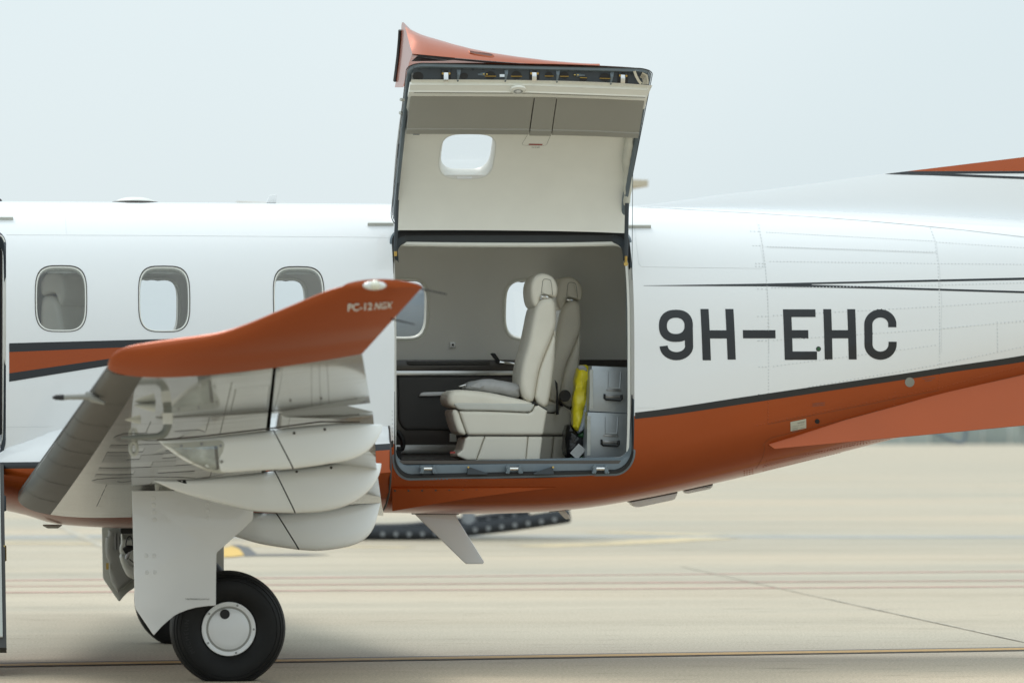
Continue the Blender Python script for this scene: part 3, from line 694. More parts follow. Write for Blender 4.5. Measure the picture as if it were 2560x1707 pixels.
# tail details: disk, dots, data plate, stencils
def flush(name, poly, m, off=.002, par=None): return decal(name, [(poly, [])], m, off, par)
def circ(u, v, r, n=20): return [(u + r * cos(2 * PI * k / n), v + r * sin(2 * PI * k / n)) for k in range(n)]
flush('static_port', circ(2274, 955, 12), mat('grey_port_disk', (.25, .25, .22), .4, var=.05))
flush('vent_hole', circ(2043, 1053, 6), BLACK); flush('indicator_dot', circ(2046, 872, 4.2), GREEN, .003); flush('indicator_ring', circ(2046, 872, 6.2), CHAR, .0022)
pl = flush('data_plate', px([(978, 598), (1070, 579), (1071, 634), (979, 653)], 2.352, 1560, 800), PLATE, .002)
def skin_text(name, s, u0, v0, u1, v1, h, m, par=None, off=.0028, bold=.0):
    v, f = text_mesh(s, 1.0, 0, bold); mxx = max(p[0] for p in v); hy = max(p[1] for p in v); P = []
    dx, dy = (u1 - u0), (v1 - v0); ln = math.hypot(dx, dy); nx, ny = dy / ln, -dx / ln
    for x, y, z in v:
        k = x / mxx; u = u0 + dx * k + nx * h * y / hy; w = v0 + dy * k + ny * h * y / hy; a, b = hit(u, w); P.append(fus(a, b, off)[0])
    return make(name, P, f, m, par or plane, False)
for k, (a, b, hgt) in enumerate(((.45, .95, 3.2), (.1, .9, 1.6), (.1, .5, 1.8), (.1, .48, 1.8), (.55, .9, 1.8), (.1, .48, 1.8))):
    v = 1060 + 4.5 + (0, 5, 10, 14, 14, 18)[k]; u0 = 1976 + 39 * a; u1 = 1976 + 39 * b; s0 = -8 / 39
    skin_text('plate_text', ('AIRCRAFT', 'TYPE AND SERIAL', 'MODEL', 'SERIAL', 'DATE', 'APPROVAL')[k], u0, v + (u0 - 1976) * s0 - 2, u1, v + (u1 - 1976) * s0 - 2, hgt, INK, pl)
skin_text('stencil', 'COMPARTMENT', 2031, 1011, 2062, 1008, 3, INK); skin_text('stencil', 'DRAIN PORT', 2031, 1015.5, 2062, 1013, 2.6, INK)
skin_text('stencil', 'STATIC PORT KEEP', 2306, 948, 2337, 945, 3, INK); skin_text('stencil', 'CLEAN', 2312, 953, 2330, 951, 2.6, INK)

# ------------------------------------------------------------------ wing root fairing (belly fairing)
HB = Tab([(-.25, .45), (0.0, .74), (.2, .90), (.45, 1.01), (.8, 1.07), (1.4, 1.08), (2.0, 1.03), (2.50, .95)])
HC = 1.18
HXE = PT(976, 1150, -.93).x
HZB = Tab([(-.3, 1.03), (0.0, .955)] + [(p.x, p.z) for p in (PT(u, v, -.1) for u, v in ((60, 1286), (150, 1311), (330, 1320), (700, 1312), (940, 1284)))])
HZT = Tab([(-.3, 1.30), (.2, 1.42), (.6, 1.56), (1.2, 1.63), (2.6, 1.62)])
HS1 = Tab([(-.3, 1.205), (.9, 1.225), (2.5, 1.325)])
def hull(X, th):
    b = HB(X); h = (HZT(X) - HC) if sin(th) >= 0 else (HC - HZB(X)); e = 2.15
    r = (abs(cos(th) / b) ** e + abs(sin(th) / h) ** e) ** (-1 / e)
    return Vector((X, -r * cos(th), HC + r * sin(th)))
def hth(X, z):
    lo, hi = -PI / 2, PI / 2
    for _ in range(40):
        m = (lo + hi) / 2
        if hull(X, m).z < z: lo = m
        else: hi = m
    return lo
hx = list(np.linspace(-.25, HXE, 44)); V_ = []; M_ = []; rows = 12
lp_all = []
for X in hx:
    t1 = hth(X, HS1(X)); t2 = hth(X, HS1(X) - .038); row = []
    row += [hull(X, PI / 2 + (t1 - PI / 2) * k / 14) for k in range(15)]
    row += [hull(X, t2 + (-PI - t2 + (-t2)) * k / 30) for k in range(0)]
    row += [hull(X, t2 + (-PI / 2 - t2) * k / 12) for k in range(13)]
    row += [Vector((p.x, -p.y, p.z)) for p in reversed(row[:-1])]
    lp_all.append(row)
nR = len(lp_all[0]); v, f = loft(lp_all, closed=False); f.append(tuple(range((len(hx) - 1) * nR, len(hx) * nR))); mi = []
for i in range(len(hx) - 1):
    for k in range(nR - 1):
        kk = min(k, nR - 2 - k); mi.append(0 if kk < 14 else (1 if kk == 14 else 2))
mi.append(2)
hullo = make('wing_root_fairing', v, f, [WHITE, CHAR, ORANGE], plane, midx=mi)
# riveted flange at the aft end of the fairing
m_ = MB(); m_.tube([(HXE + .001, hull(HXE, t).y, hull(HXE, t).z) for t in np.linspace(-1.2, 1.1, 24)], .006, 6); m_.build('fairing_edge', SEAMD, plane)
# triangular strake strip under the cargo door
top = interp_edge([(980, 1218), (1389, 1217.5)], 24); low = interp_edge([(980, 1256), (1183, 1234.5), (1291, 1225), (1389, 1218.5)], 24); rw = [[], [], [], []]
for i in range(24):
    k = 1 - i / 23; a, b = hit(*top[i]); c, d = hit(*low[i])
    rw[0].append(fus(a, b, .0005)[0]); rw[1].append(fus(a, b, .012 * k + .002)[0]); rw[2].append(fus(c, d, .055 * k + .002)[0]); rw[3].append(fus(c, d, -.03)[0])
v, f = loft(rw, False); v2 = [r[0] for r in rw]; k0 = len(v); v += v2; f.append((k0, k0 + 1, k0 + 2, k0 + 3))
ts = make('trim_strake', v, f, ORANGE, plane)
m_ = MB()
for i in range(8):
    x_, p_ = hit(987 + 34 * i, 1222); q_, n_ = fus(x_, p_, .014 * (1 - i * .08)); m_.disc(q_, n_, .0065, .004, 8)
m_.build('screw', SEAMD, ts, kind='stuff')

# ------------------------------------------------------------------ open cargo door
Hp = fus0(3.2, DP0 / SP); Bp = fus0(3.2, DQ1 / SP)
zt_goal = PT(1330, 166, -1.62).z; chord = math.hypot(Bp.y - Hp.y, Bp.z - Hp.z)
a0 = math.atan2(Bp.z - Hp.z, Bp.y - Hp.y); elev = math.asin((zt_goal - Hp.z) / chord); dAng = (PI - elev) - (a0 + 2 * PI)
RD = Matrix.Rotation(dAng, 3, 'X'); HPV = Vector((0, Hp.y - .012, Hp.z + .012))
def DTv(p): q = RD @ Vector((0, p.y - Hp.y, p.z - Hp.z)); return Vector((p.x, HPV.y + q.y, HPV.z + q.z))
def DT(x, q, off):
    p, n = fus(x, q / SP, off); return DTv(p), RD @ n
def dfn(off): return lambda x, q: DT(x, q, off)
def dpx(u, v, off):
    best = None
    for q in np.linspace(DP0, DQ1, 240):
        p = DT(3.2, q, off)[0]; t = PT(u, v, p.y); e = abs(t.z - p.z)
        if best is None or e < best[0]: best = (e, q, t.x)
    return best[2], best[1]
door = empty('cargo_door', (0, 0, 0)); door.parent = plane; door.matrix_parent_inverse = Matrix.Translation(-plane.location)
def dxr(q): return .030 * min(1, max(0, (DQ1 - .22 - q) / .08))
def dl(ins, off, top=0, bot=0, r=.09): return [DT(x, q, off * (1 - .72 * min(1, max(0, (q - (DQ1 - .26)) / .05))))[0] for x, q in (((x if x < 3.2 else x - dxr(q)), q) for x, q in rrect(DX0 + ins, DX1 - ins, DP0 + ins + top, DQ1 - ins - bot, r))]
DWX, DWQ = dpx(1168, 387, -.082)
DWQ -= phi(WX[2], WZ) * SP
def dwin(s): return [(x + DWX - WX[2], q + DWQ) for x, q in win_loop(WX[2], WZ, s, -1)]
cdt('door_skin', [(rrect(DX0 + .006, DX1 - .036, DP0 + .006, DQ1 - .006, .09), [dwin(0)])], .08, .06, dfn(0), [WHITE, ORANGE], door, matfn=is_orange, edge=.05)
v, f = loft([dl(.006, 0), dl(.004, -.012), dl(.006, -.030), dl(.008, -.07), dl(.013, -.074), dl(.024, -.074), dl(.030, -.068), dl(.034, -.03)])
make('door_rim', v, f, SLATE, door)
v, f = loft([dl(.001, -.004), dl(-.003, -.012), dl(.001, -.022)]); make('seal', v, f, BLACK, door)
qL = dpx(1330, 208, -.10)[1]
q1 = DQ1 - .030
cdt('lining', [([(DX0 + .022, DP0 + .002), (DX1 - .014, DP0 + .002), (DX1 - .014, qL - .12), (DX1 - .004, qL), (DX0 + .022, qL)], [dwin(.016)])], .06, .05, dfn(-.082), CREAM, door, edge=.04, flip=True)
v, f = loft([[DT(x, q, o)[0] for x, q in dwin(s_)] for s_, o in ((.016, -.082), (.009, -.080), (-.002, -.05), (-.004, -.02), (-.001, 0), (.004, .001))])
dw = make('door_window', v, f, LETTERW, door)
cdt('pane', [(dwin(-.002), [])], .06, .05, dfn(-.012), WINGLASS, dw)
# shade handle bar under (above, when closed) the window
def dprof(name, X0, X1, prof, m, par=None, nx=2, smooth=True):
    par = par or door; loops = []
    for i in range(nx + 1):
        X = X0 + (X1 - X0) * i / nx; loops.append([DT(X, q, o)[0] for q, o in prof])
    v, f = loft(loops, True, True, True); return make(name, v, f, m, par, smooth)
def sub(q0, q1, o0, o1, n=6): return [(q0 + (q1 - q0) * k / n, o0 + (o1 - o0) * k / n) for k in range(n + 1)]
cl = [(x, q) for x, q in dwin(.012)]
# pulled shade bar
qa = dpx(1168, 438, -.08)[1]; qb = dpx(1168, 453, -.08)[1]
lp_ = [(DWX - .135, qa), (DWX + .135, qa), (DWX + .115, qb + .02), (DWX + .06, qb), (DWX - .06, qb), (DWX - .115, qb + .02)]
cdt('shade', [(lp_, [])], .03, .02, dfn(-.078), WHITE, dw, flip=True)
qm = (qa + qb) / 2; dprof('shade_handle', DWX - .045, DWX + .045, [(qm - .008, -.078), (qm - .006, -.086), (qm + .006, -.086), (qm + .008, -.078)], WHITE, dw)
# recessed latch beam
def bo(q): return -.018 - .05 * min(1.2, max(0, (q1 - q) / max(q1 - qL, .01)))
dprof('latch_beam', DX0 + .034, DX1 - .034, [(q, bo(q)) for q in np.linspace(qL - .02, q1, 9)] + [(q, bo(q) + .006) for q in np.linspace(q1, qL - .02, 9)], SLATED)
def qv(v, off): return dpx(1300, v, off)[1]
def QV(u, v, off=None):      # a pixel on the tilted floor of the latch bay
    best = None
    for q in np.linspace(qL - .012, q1, 120):
        p = DT(3.2, q, bo(q))[0]; t = PT(u, v, p.y); e = abs(t.z - p.z)
        if best is None or e < best[0]: best = (e, q, t.x)
    return best[2], best[1]
QS = (q1 - qL) / 24.0
m_ = MB(); holes = [(1160, 190, 10), (1226, 189, 13), (1291, 188, 13), (1372, 187, 10), (1411, 187, 11), (1459, 196, 9), (1513, 189, 13), (1045, 190, 14)]
for u, v, r in holes:
    x, q = QV(u, v); rr = r / 434
    ring = [DT(x + rr * cos(2 * PI * k / 16), q + r * .8 * QS * sin(2 * PI * k / 16), bo(q + r * .8 * QS * sin(2 * PI * k / 16)) - .0022)[0] for k in range(16)]
    ring2 = [DT(x + rr * .8 * cos(2 * PI * k / 16), q + r * .64 * QS * sin(2 * PI * k / 16), bo(q + r * .64 * QS * sin(2 * PI * k / 16)) - .0012)[0] for k in range(16)]
    vv, ff = loft([ring, ring2], True, False, True); m_.add(vv, ff)
m_.build('lightening_hole', BLACK, door, kind='stuff')
for u in (1147, 1266, 1395, 1531):
    x, q = QV(u, 175); x2, qq = QV(u - 3, 206); w = .012
    vv, ff = loft([[DT(x - w, q, bo(q))[0], DT(x - w * .6, q, bo(q) - .03)[0], DT(x + w * .6, q, bo(q) - .03)[0], DT(x + w, q, bo(q))[0]], [DT(x2 - w * .5, qq, bo(qq))[0], DT(x2 - w * .3, qq, bo(qq) - .012)[0], DT(x2 + w * .3, qq, bo(qq) - .012)[0], DT(x2 + w * .5, qq, bo(qq))[0]]], True, True, True)
    make('beam_rib', vv, ff, SLATE, door, False)
for u in (1115, 1336, 1559):
    x, q0 = QV(u, 175); _, q2 = QV(u, 203)
    bkt = dprof('door_latch', x - .030, x + .030, [(q, bo(q) - .0018) for q in np.linspace(q2, q0, 4)] + [(q, bo(q)) for q in np.linspace(q0, q2, 4)], BLACK)
    qa_, qb_, qc_ = QV(u, 181)[1], QV(u, 190)[1], QV(u, 199)[1]
    for s_ in (-1, 1):
        dprof('hinge_lug', x + s_ * .019 - .006, x + s_ * .019 + .006, [(q0, bo(q0)), (q0, bo(q0) - .016), (qa_, bo(qa_) - .016), (qa_, bo(qa_))], SLATED, bkt)
        m2 = MB(); pc, nn = DT(x + s_ * .019, QV(u, 178)[1], bo(QV(u, 178)[1]) - .015); m2.disc(pc, Vector((0, -1, -.2)), .0065, .006, 8); m2.build('bolt', BRASS, bkt)
    dprof('latch_hook', x - .013, x + .013, [(qc_, bo(qc_)), (qc_, bo(qc_) - .012), (qb_, bo(qb_) - .024), (qa_, bo(qa_) - .014), (qa_, bo(qa_))], CHROME, bkt)
for u in (1213, 1441):
    x, q = QV(u, 181); m2 = MB()
    for s_ in (-.009, .009):
        pc, nn = DT(x + s_, q, bo(q) - .012); m2.disc(pc, -nn, .006, .006, 8)
    a_ = DT(x, q - .005, bo(q) - .012)[0]; b_ = DT(x + (-.09 if u < 1300 else .09), q - .02, bo(q) - .004)[0]; m2.tube([a_, b_], [.012, .003], 6, 1)
    m2.build('spring_arm', [BRASS, SLATE], door)
m2 = MB()
for u0, u1, v in ((1212, 1240, 189), (1277, 1305, 189), (1362, 1384, 188), (1400, 1422, 188), (1450, 1468, 190.5), (1500, 1528, 190.5)):
    a_ = DT(QV(u0, v)[0], QV(u0, v)[1], bo(QV(u0, v)[1]) - .006)[0]; b_ = DT(QV(u1, v)[0], QV(u1, v)[1], bo(QV(u1, v)[1]) - .006)[0]; m2.tube([a_, b_], .003, 6)
m2.build('control_rod', BRASS, door, kind='stuff')
m2 = MB(); pts = [DT(*QV(u, v), -.06)[0] for u, v in ((1246, 201), (1262, 199), (1276, 199), (1290, 196), (1302, 197), (1309, 203), (1310, 210))]
m2.tube([tuple(p) for p in catmull(pts, 5, False)], .0022, 6); c_ = DT(*QV(1256, 199), -.055)[0]; m2.box(c_.x - .016, c_.x + .012, c_.y - .01, c_.y + .004, c_.z - .007, c_.z + .008, 1); c_ = DT(*QV(1285, 197), -.055)[0]; m2.box(c_.x - .009, c_.x + .006, c_.y - .008, c_.y + .003, c_.z - .005, c_.z + .006, 2)
m2.build('lamp_wire', [LETTERW, CHROME, mat('red_connector', (.6, .06, .02), .4)], door)
m2 = MB(); yS = DT(3.2, qv(190, -.05), -.05)[0].y - .03
def ribbon(P, w, yy):
    P = [Vector(p) for p in P]; L_ = []; R_ = []
    for i, p in enumerate(P):
        t = P[min(i + 1, len(P) - 1)] - P[max(i - 1, 0)]; n = Vector((-t.y, t.x)).normalized() * w / 2; L_.append(PT(p.x + n.x, p.y + n.y, yy)); R_.append(PT(p.x - n.x, p.y - n.y, yy - .004))
    n_ = len(P); m2.add(L_ + R_, [(i, i + 1, n_ + i + 1, n_ + i) for i in range(n_ - 1)])
ribbon([(1586, 178), (1590, 190), (1597, 203), (1603, 210)], 6.5, yS + .004)
for k in range(7):
    ribbon([(1600 + .9 * k, 193 - 1.7 * k), (1606 + 1.9 * k, 196 - 1.2 * k), (1608 + 2.0 * k, 204), (1606 + 2.2 * k, 211)], 1.5 + (k == 6) * 2, yS - .002 * k)
m2.build('webbing_strap', mat('cream_webbing', (.58, .52, .40), .7), door)
# rim edge bolts
m2 = MB()
for k in range(22):
    x = DX0 + .07 + k * (DX1 - DX0 - .14) / 21; pc, nn = DT(x, q1 - .004, -.026); m2.disc(pc, -nn, .005, .003, 6)
m2.build('rim_bolt', SLATED, door, kind='stuff')
# cream pull rail with its grooved lip
XL, XR = DX0 + .018, DX1 - .03
r0, r1, r2 = qv(215, -.10), qv(228, -.105), qv(247, -.10)
dprof('pull_rail', XL, XR, sub(r0, r1 + .006, -.098, -.112) + [(r1 + .003, -.118), (r1 - .004, -.117)] + sub(r1 - .01, r2, -.104, -.095) + sub(r2, r0, -.078, -.078) + [(r0 + .003, -.084), (r0 + .002, -.098)], CREAM)
dprof('rail_groove', XL + .03, XR - .003, [(r1 - .012, -.1065), (r1 - .035, -.103), (r1 - .035, -.09), (r1 - .012, -.09)], GREIGE)
x_, q_ = dpx(1295, 226, -.112); m2 = MB(); pc, nn = DT(x_, q_ + .006, -.108)
m2.tube([pc, pc - nn * .010, pc - nn * .016], [.048, .046, .034], 24); lamp = m2.build('reading_lamp', CREAM, door)
m2 = MB(); m2.tube([pc - nn * .012, pc - nn * .0175, pc - nn * .0178], [.027, .027, .022], 20); m2.build('lamp_ring', ALU, lamp)
m2 = MB(); m2.tube([pc - nn * .0165, pc - nn * .0192], [.020, .015], 18); m2.build('lens', WHITE, lamp)
# armrest panels, three side by side
p0, p1, p2 = qv(248, -.11), qv(322, -.14), qv(335, -.14)
xa, xb = dpx(1330, 290, -.13)[0], dpx(1386, 290, -.13)[0]
for X0, X1, ex in ((XL + .015, xa - .003, 0), (xa + .003, xb - .003, .004), (xb + .003, XR - .002, 0)):
    dprof('side_panel', X0, X1, sub(p0, p1, -.100 - ex, -.140 - ex, 10) + sub(p1 - .004, p2 - ex, -.146 - ex, -.146 - ex, 3) + [(p2 - .012, -.135), (p2, -.08), (p0, -.08)], GREIGE)
x_, q_ = dpx(1041, 333, -.13); m2 = MB(); pc, nn = DT(x_, q_, -.12); m2.box(pc.x - .018, pc.x + .018, pc.y - .02, pc.y + .02, pc.z - .016, pc.z + .004); m2.build('latch_clip', SLATE, door, False)
# hatch with its placard, red bar and small print
hx0, hx1 = dpx(1313, 345, -.083)[0], dpx(1370, 345, -.083)[0]; hq0, hq1 = qv(338, -.083), qv(364, -.083)
def dribbon(name, P, w, m):
    vv = []; ff = []
    for i, (x, q) in enumerate(P):
        a = Vector(P[max(i - 1, 0)]); b = Vector(P[min(i + 1, len(P) - 1)]); t = (b - a).normalized(); n = Vector((-t.y, t.x)) * w / 2
        vv += [DT(x + n.x, q + n.y, -.0835)[0], DT(x - n.x, q - n.y, -.0835)[0]]
    return make(name, vv, [(2 * i, 2 * i + 1, 2 * i + 3, 2 * i + 2) for i in range(len(P) - 1)], GREIGE, door)
dribbon('hatch_joint', [(hx0 + .01, hq0), (hx0 - .012, hq1 + .02), (hx0 - .006, hq1 + .004), (hx0 + .008, hq1), (hx1 - .02, hq1), (hx1 - .006, hq1 + .006), (hx1, hq1 + .02), (hx1 + .012, hq0)], .0022, SEAM)
cdt('red_bar', [([(dpx(1322, 361, -.083)[0], qv(361.8, -.083)), (dpx(1356, 361, -.083)[0], qv(361.8, -.083)), (dpx(1356, 361, -.083)[0], qv(359.6, -.083)), (dpx(1322, 361, -.083)[0], qv(359.6, -.083))], [])], .02, .02, dfn(-.0842), REDP, door, flip=True)
v, f = text_mesh('PULL TO OPEN', 1.0); mxx = max(p[0] for p in v)
xt0, xt1, qt0, qt1 = dpx(1329, 369, -.083)[0], dpx(1349, 369, -.083)[0], qv(367, -.083), qv(370, -.083)
make('placard_text', [DT(xt0 + (xt1 - xt0) * a / mxx, qt1 + (qt0 - qt1) * b / .72, -.0842)[0] for a, b, c in v], f, INK, door, False)
# fabric sleeve hanging along the aft edge
m2 = MB(); P = []; R_ = []
for k, (u, v) in enumerate(((1573, 337), (1572, 370), (1569, 400), (1571, 440), (1569, 480), (1566, 512))):
    y = DT(3.2, qv(v, -.1), -.1)[0].y - .02; P.append(PT(u, v, y)); R_.append((.022, .027, .031, .028, .026, .018)[k])
Pc = resamp(catmull(P, 5, False), 26); Rc = [R_[min(int(i / 25 * 5), 4)] + (R_[min(int(i / 25 * 5) + 1, 5)] - R_[min(int(i / 25 * 5), 4)]) * (i / 25 * 5 - min(int(i / 25 * 5), 4)) + .002 * sin(i * 1.9) for i in range(26)]
m2.tube(Pc, Rc, 14); m2.build('strut_sleeve', mat('cream_fabric', (.62, .62, .55), .7, bump=.4, bscale=18), door)
# gas struts from the frame to the door
m2 = MB(); yh = DT(3.2, qv(420, -.08), -.08)[0].y - .03
m2.tube([PT(988.5, 628, -.82), PT(993, 500, -.86)], .0115, 12); m2.tube([PT(993, 500, -.86), PT(997, 352, yh)], .0055, 10); m2.build('gas_strut', SLATED, door)
m2 = MB(); m2.tube([PT(989, 640, -.815), PT(989, 626, -.82)], .010, 10); m2.tube([PT(997, 352, yh), PT(998, 343, yh)], .009, 8); m2.build('strut_end', BRASS, door)
m2 = MB(); m2.tube([PT(1565, 640, -.84), PT(1567.5, 508, -.87)], .0125, 12); m2.build('gas_strut', SLATED, door)
m2 = MB(); m2.tube([PT(1564.5, 660, -.83), PT(1565, 636, -.84)], [.008, .009], 10); c_ = PT(1564.5, 660, -.83); m2.disc(c_ + Vector((0, .02, 0)), (0, -1, 0), .013, .03, 10); m2.build('strut_end', BRASS, door)
m2 = MB(); m2.tube([PT(1583.5, 345, yh), PT(1581.5, 480, -.95), PT(1580, 700, -.84)], .0018, 6); m2.build('restraint_cable', SLATED, door)
m2 = MB()
for u, v in ((1009, 283), (1011, 250)):
    x_, q_ = dpx(u, v, -.07); pc = PT(u - 1, v, DT(3.2, q_, -.07)[0].y); m2.disc(pc, (-1, -.6, 0), .010, .025, 10)
m2.build('guide_roller', PALEG, door)
# flared fairing carried by the outer skin of the door
A_ = [PT(u, v, -1.61) for u, v in ((1031, 135), (1114, 143), (1205, 151), (1297, 158), (1400, 163.2), (1466, 164.6), (1500, 164.0))]
nS = 36; A_ = resamp(A_, nS); FX0 = A_[0].x
def at_x(u, v):
    lo, hi = -2.2, 1.0
    for _ in range(50):
        m = (lo + hi) / 2
        if PT(u, v, m).x < FX0: lo = m
        else: hi = m
    return PT(u, v, lo)
SEC = [at_x(u, v) for u, v in ((1031, 135), (1027, 122), (1022, 104), (1017, 84), (1013, 68), (1008.5, 56), (1005, 57), (1003.4, 64), (1003, 76), (1002, 96), (1000.5, 113), (998, 140), (994, 172), (990, 202), (987, 219), (996, 219), (1007, 219), (1012, 198), (1018, 174), (1023, 156))]
SEC = [Vector((0, p.y - SEC[0].y, p.z - SEC[0].z)) for p in SEC]; ZAP = SEC[5].z
B_ = resamp([Vector((u, v, 0)) for u, v in ((1008.5, 56), (1026, 76), (1056, 90), (1089, 100), (1131, 113), (1172, 124), (1222, 134.5), (1288, 145), (1366, 155), (1433, 161), (1466, 163), (1499, 163.4))], 200)
secs = []
for i, a_ in enumerate(A_):
    yB = SEC[5].y; sc_ = 1.0
    for _ in range(6):       # the apex of each section follows the upper outline
        ap = a_ + SEC[5] * sc_; best = min((abs(PT(q.x, q.y, ap.y).x - a_.x), q.y, q.x) for q in B_); zz = PT(best[2], best[1], ap.y).z; sc_ = max(.015, .5 * sc_ + .5 * (zz - a_.z) / ZAP)
    k = 1 - sc_
    secs.append([a_ + Vector((0, p.y * sc_, p.z * sc_)) + (Vector((0, -.05, .10)) * sin(PI * j / 5) * sc_ * min(1, k * 3) * .35 if j < 6 else Vector()) for j, p in enumerate(SEC)])
v, f = loft(secs, True, True, True); fl = make('flared_fairing', v, f, ORANGE, door)
m2 = MB(); fr = secs[0]; m2.tube([fr[k] + Vector((-.006, .006, .0)) for k in range(8, 14)], .011, 8); m2.build('seal', BLACK, fl)
m2 = MB()
for i in range(nS - 6):
    pass
m2.tube([p + Vector((0, .004, -.008)) for p in A_[1:nS - 3]], .006, 6); m2.build('lip_seal', BLACK, fl)
m2 = MB(); tA, tB = A_[1], A_[8]; v_ = [tA + Vector((.0, .01, -.012)), tB + Vector((0, .01, -.012)), Vector((tB.x - .06, tB.y + .05, DT(3.2, DQ1 - .01, .01)[0].z + .012)), Vector((tA.x - .03, tA.y + .06, DT(3.2, DQ1 - .01, .01)[0].z + .008))]
m2.add(v_ + [p + Vector((0, .03, .004)) for p in v_], [(0, 1, 2, 3), (4, 5, 6, 7), (0, 1, 5, 4), (1, 2, 6, 5), (2, 3, 7, 6), (3, 0, 4, 7)]); m2.build('fairing_gap', BLACK, fl, False)
tr = bvh([fl]); 
def cast_loop(name, pts, m, off, par, tree, inner=None):
    ctr = (sum(p[0] for p in pts) / len(pts), sum(p[1] for p in pts) / len(pts)); V_ = [cast(tree, u, w, off, ctr) for u, w in pts]; V_ = [p[0] for p in V_ if p]
    if inner:
        I_ = [cast(tree, u, w, inner[1], ctr) for u, w in inner[0]]; I_ = [p[0] for p in I_ if p]
        if len(I_) == len(V_): vv, ff = loft([V_, I_]); return make(name, vv, ff, m, par)
        return None
    return make(name, V_, [tuple(range(len(V_)))], m, par, False)
slot = px([(1405, 540), (1440, 540), (1730, 585), (1768, 605), (1740, 618), (1700, 618), (1480, 583), (1420, 565)], 6.03, 940, 40)
sl2 = [(1172 + (u - 1202) * .0 + (u - 1172), v) for u, v in slot]; cu_, cv_ = sum(p[0] for p in slot) / 8, sum(p[1] for p in slot) / 8
big = [(cu_ + (u - cu_) * 1.10, cv_ + (v - cv_) * 1.35) for u, v in slot]
cast_loop('handle_recess', slot, mat('recess_shade', (.10, .022, .008), .6), .003, fl, tr); cast_loop('recess_lip', big, ORANGE, .001, fl, tr, (slot, .005))  # flat dark orange patch: the shade of the recess is painted in

# ------------------------------------------------------------------ cabin interior (bolted to the aircraft)
FZ = PT(1285, 1152, -.72).z
m2 = MB(); m2.box(-1.35, 4.02, -.735, .735, FZ - .05, FZ); fl_ = m2.build('cabin_floor', CARPET, plane, False)
m2 = MB(); m2.box(DX0 + .03, DX1 - .03, -.745, -.728, FZ - .016, FZ + .004); m2.build('floor_edge', BROWN, plane, False)
ys = .64
def ipoly(pts, y0, y1, r, m, name, par=None, sm=0):
    b = MB(); pillow(b, pp(pts, y0), y0, y1, r, sm, 3, 0, False); return b.build(name, m, par or plane)
ledge = ipoly([(600, 899), (1640, 899), (1640, 926), (600, 926)], ys - .03, .76, .006, BROWN, 'side_ledge')
ipoly([(1017, 902), (1226, 902), (1225, 910), (1221, 912), (1022, 912), (1018, 908)], ys - .05, ys, .003, DARKP, 'ledge_tray', ledge)
ipoly([(1022, 909.5), (1222, 909.5), (1222, 913), (1022, 913)], ys - .034, ys, .001, BLACK, 'tray_slot', ledge)
ipoly([(600, 926.5), (1295, 926.5), (1295, 938), (600, 938)], ys - .024, .76, .003, ALU, 'bright_strip', ledge)
ipoly([(600, 939), (1640, 939), (1640, 1132), (600, 1132)], ys, .76, .002, BROWN, 'lower_side_wall', ledge)
ipoly([(994, 941), (1300, 941), (1300, 1075), (1015, 1075), (1004, 1066), (996, 1050)], ys - .025, ys + .01, .012, DARKP, 'side_pad', ledge)
ipoly([(1048, 990), (1053, 982), (1060, 980), (1150, 978), (1150, 988)], ys - .06, ys, .004, WHITE, 'table_edge', ledge)
ipoly([(600, 1112), (1140, 1112), (1140, 1133), (600, 1133)], ys - .02, ys, .003, ALU, 'kick_strip', ledge)
sw = ipoly([(1125.5, 855), (1139, 855), (1139, 868.5), (1125.5, 868.5)], .715, .76, .003, WHITE, 'wall_switch')
ipoly([(1129.6, 859), (1135, 859), (1135, 864.4), (1129.6, 864.4)], .711, .72, .001, BLACK, 'switch_key', sw)
ipoly([(1125, 1083), (1140, 1083), (1142, 1104), (1125, 1104)], .45, .5, .004, PALEG, 'floor_outlet')
hd = ipoly([(1226, 884), (1231, 882), (1238, 883), (1252, 903), (1250, 908), (1243, 906)], ys - .06, ys - .04, .004, BLACK, 'armrest_latch', ledge)
ipoly([(1250, 902), (1262, 903), (1295, 907), (1295, 913), (1275, 911), (1248, 908)], ys - .065, ys - .04, .004, CHROME, 'latch_plate', hd)
# added black box behind the airstair door; it keeps the opening dark
m2 = MB(); m2.box(-1.3, PT(4, 900, -.5).x, -.5, .55, FZ, 2.66); m2.build('opening_blackout', BLACK, plane, False)
m2 = MB(); m2.tube([PT(-4, 586, -.72), PT(6, 592, -.72), PT(12, 605, -.72)], .004, 6); m2.build('door_cable', CREAM, plane)
v, f = loft([loop3(rrect(AX0, AX1, phi(0, 2.60) * SP, phi(0, 1.20) * SP, .12), .003), loop3(rrect(AX0 + .012, AX1 - .012, phi(0, 2.585) * SP, phi(0, 1.215) * SP, .115), .004), loop3(rrect(AX0 + .016, AX1 - .016, phi(0, 2.57) * SP, phi(0, 1.23) * SP, .11), LD)])
make('airstair_frame', v, f, SLATED, plane)
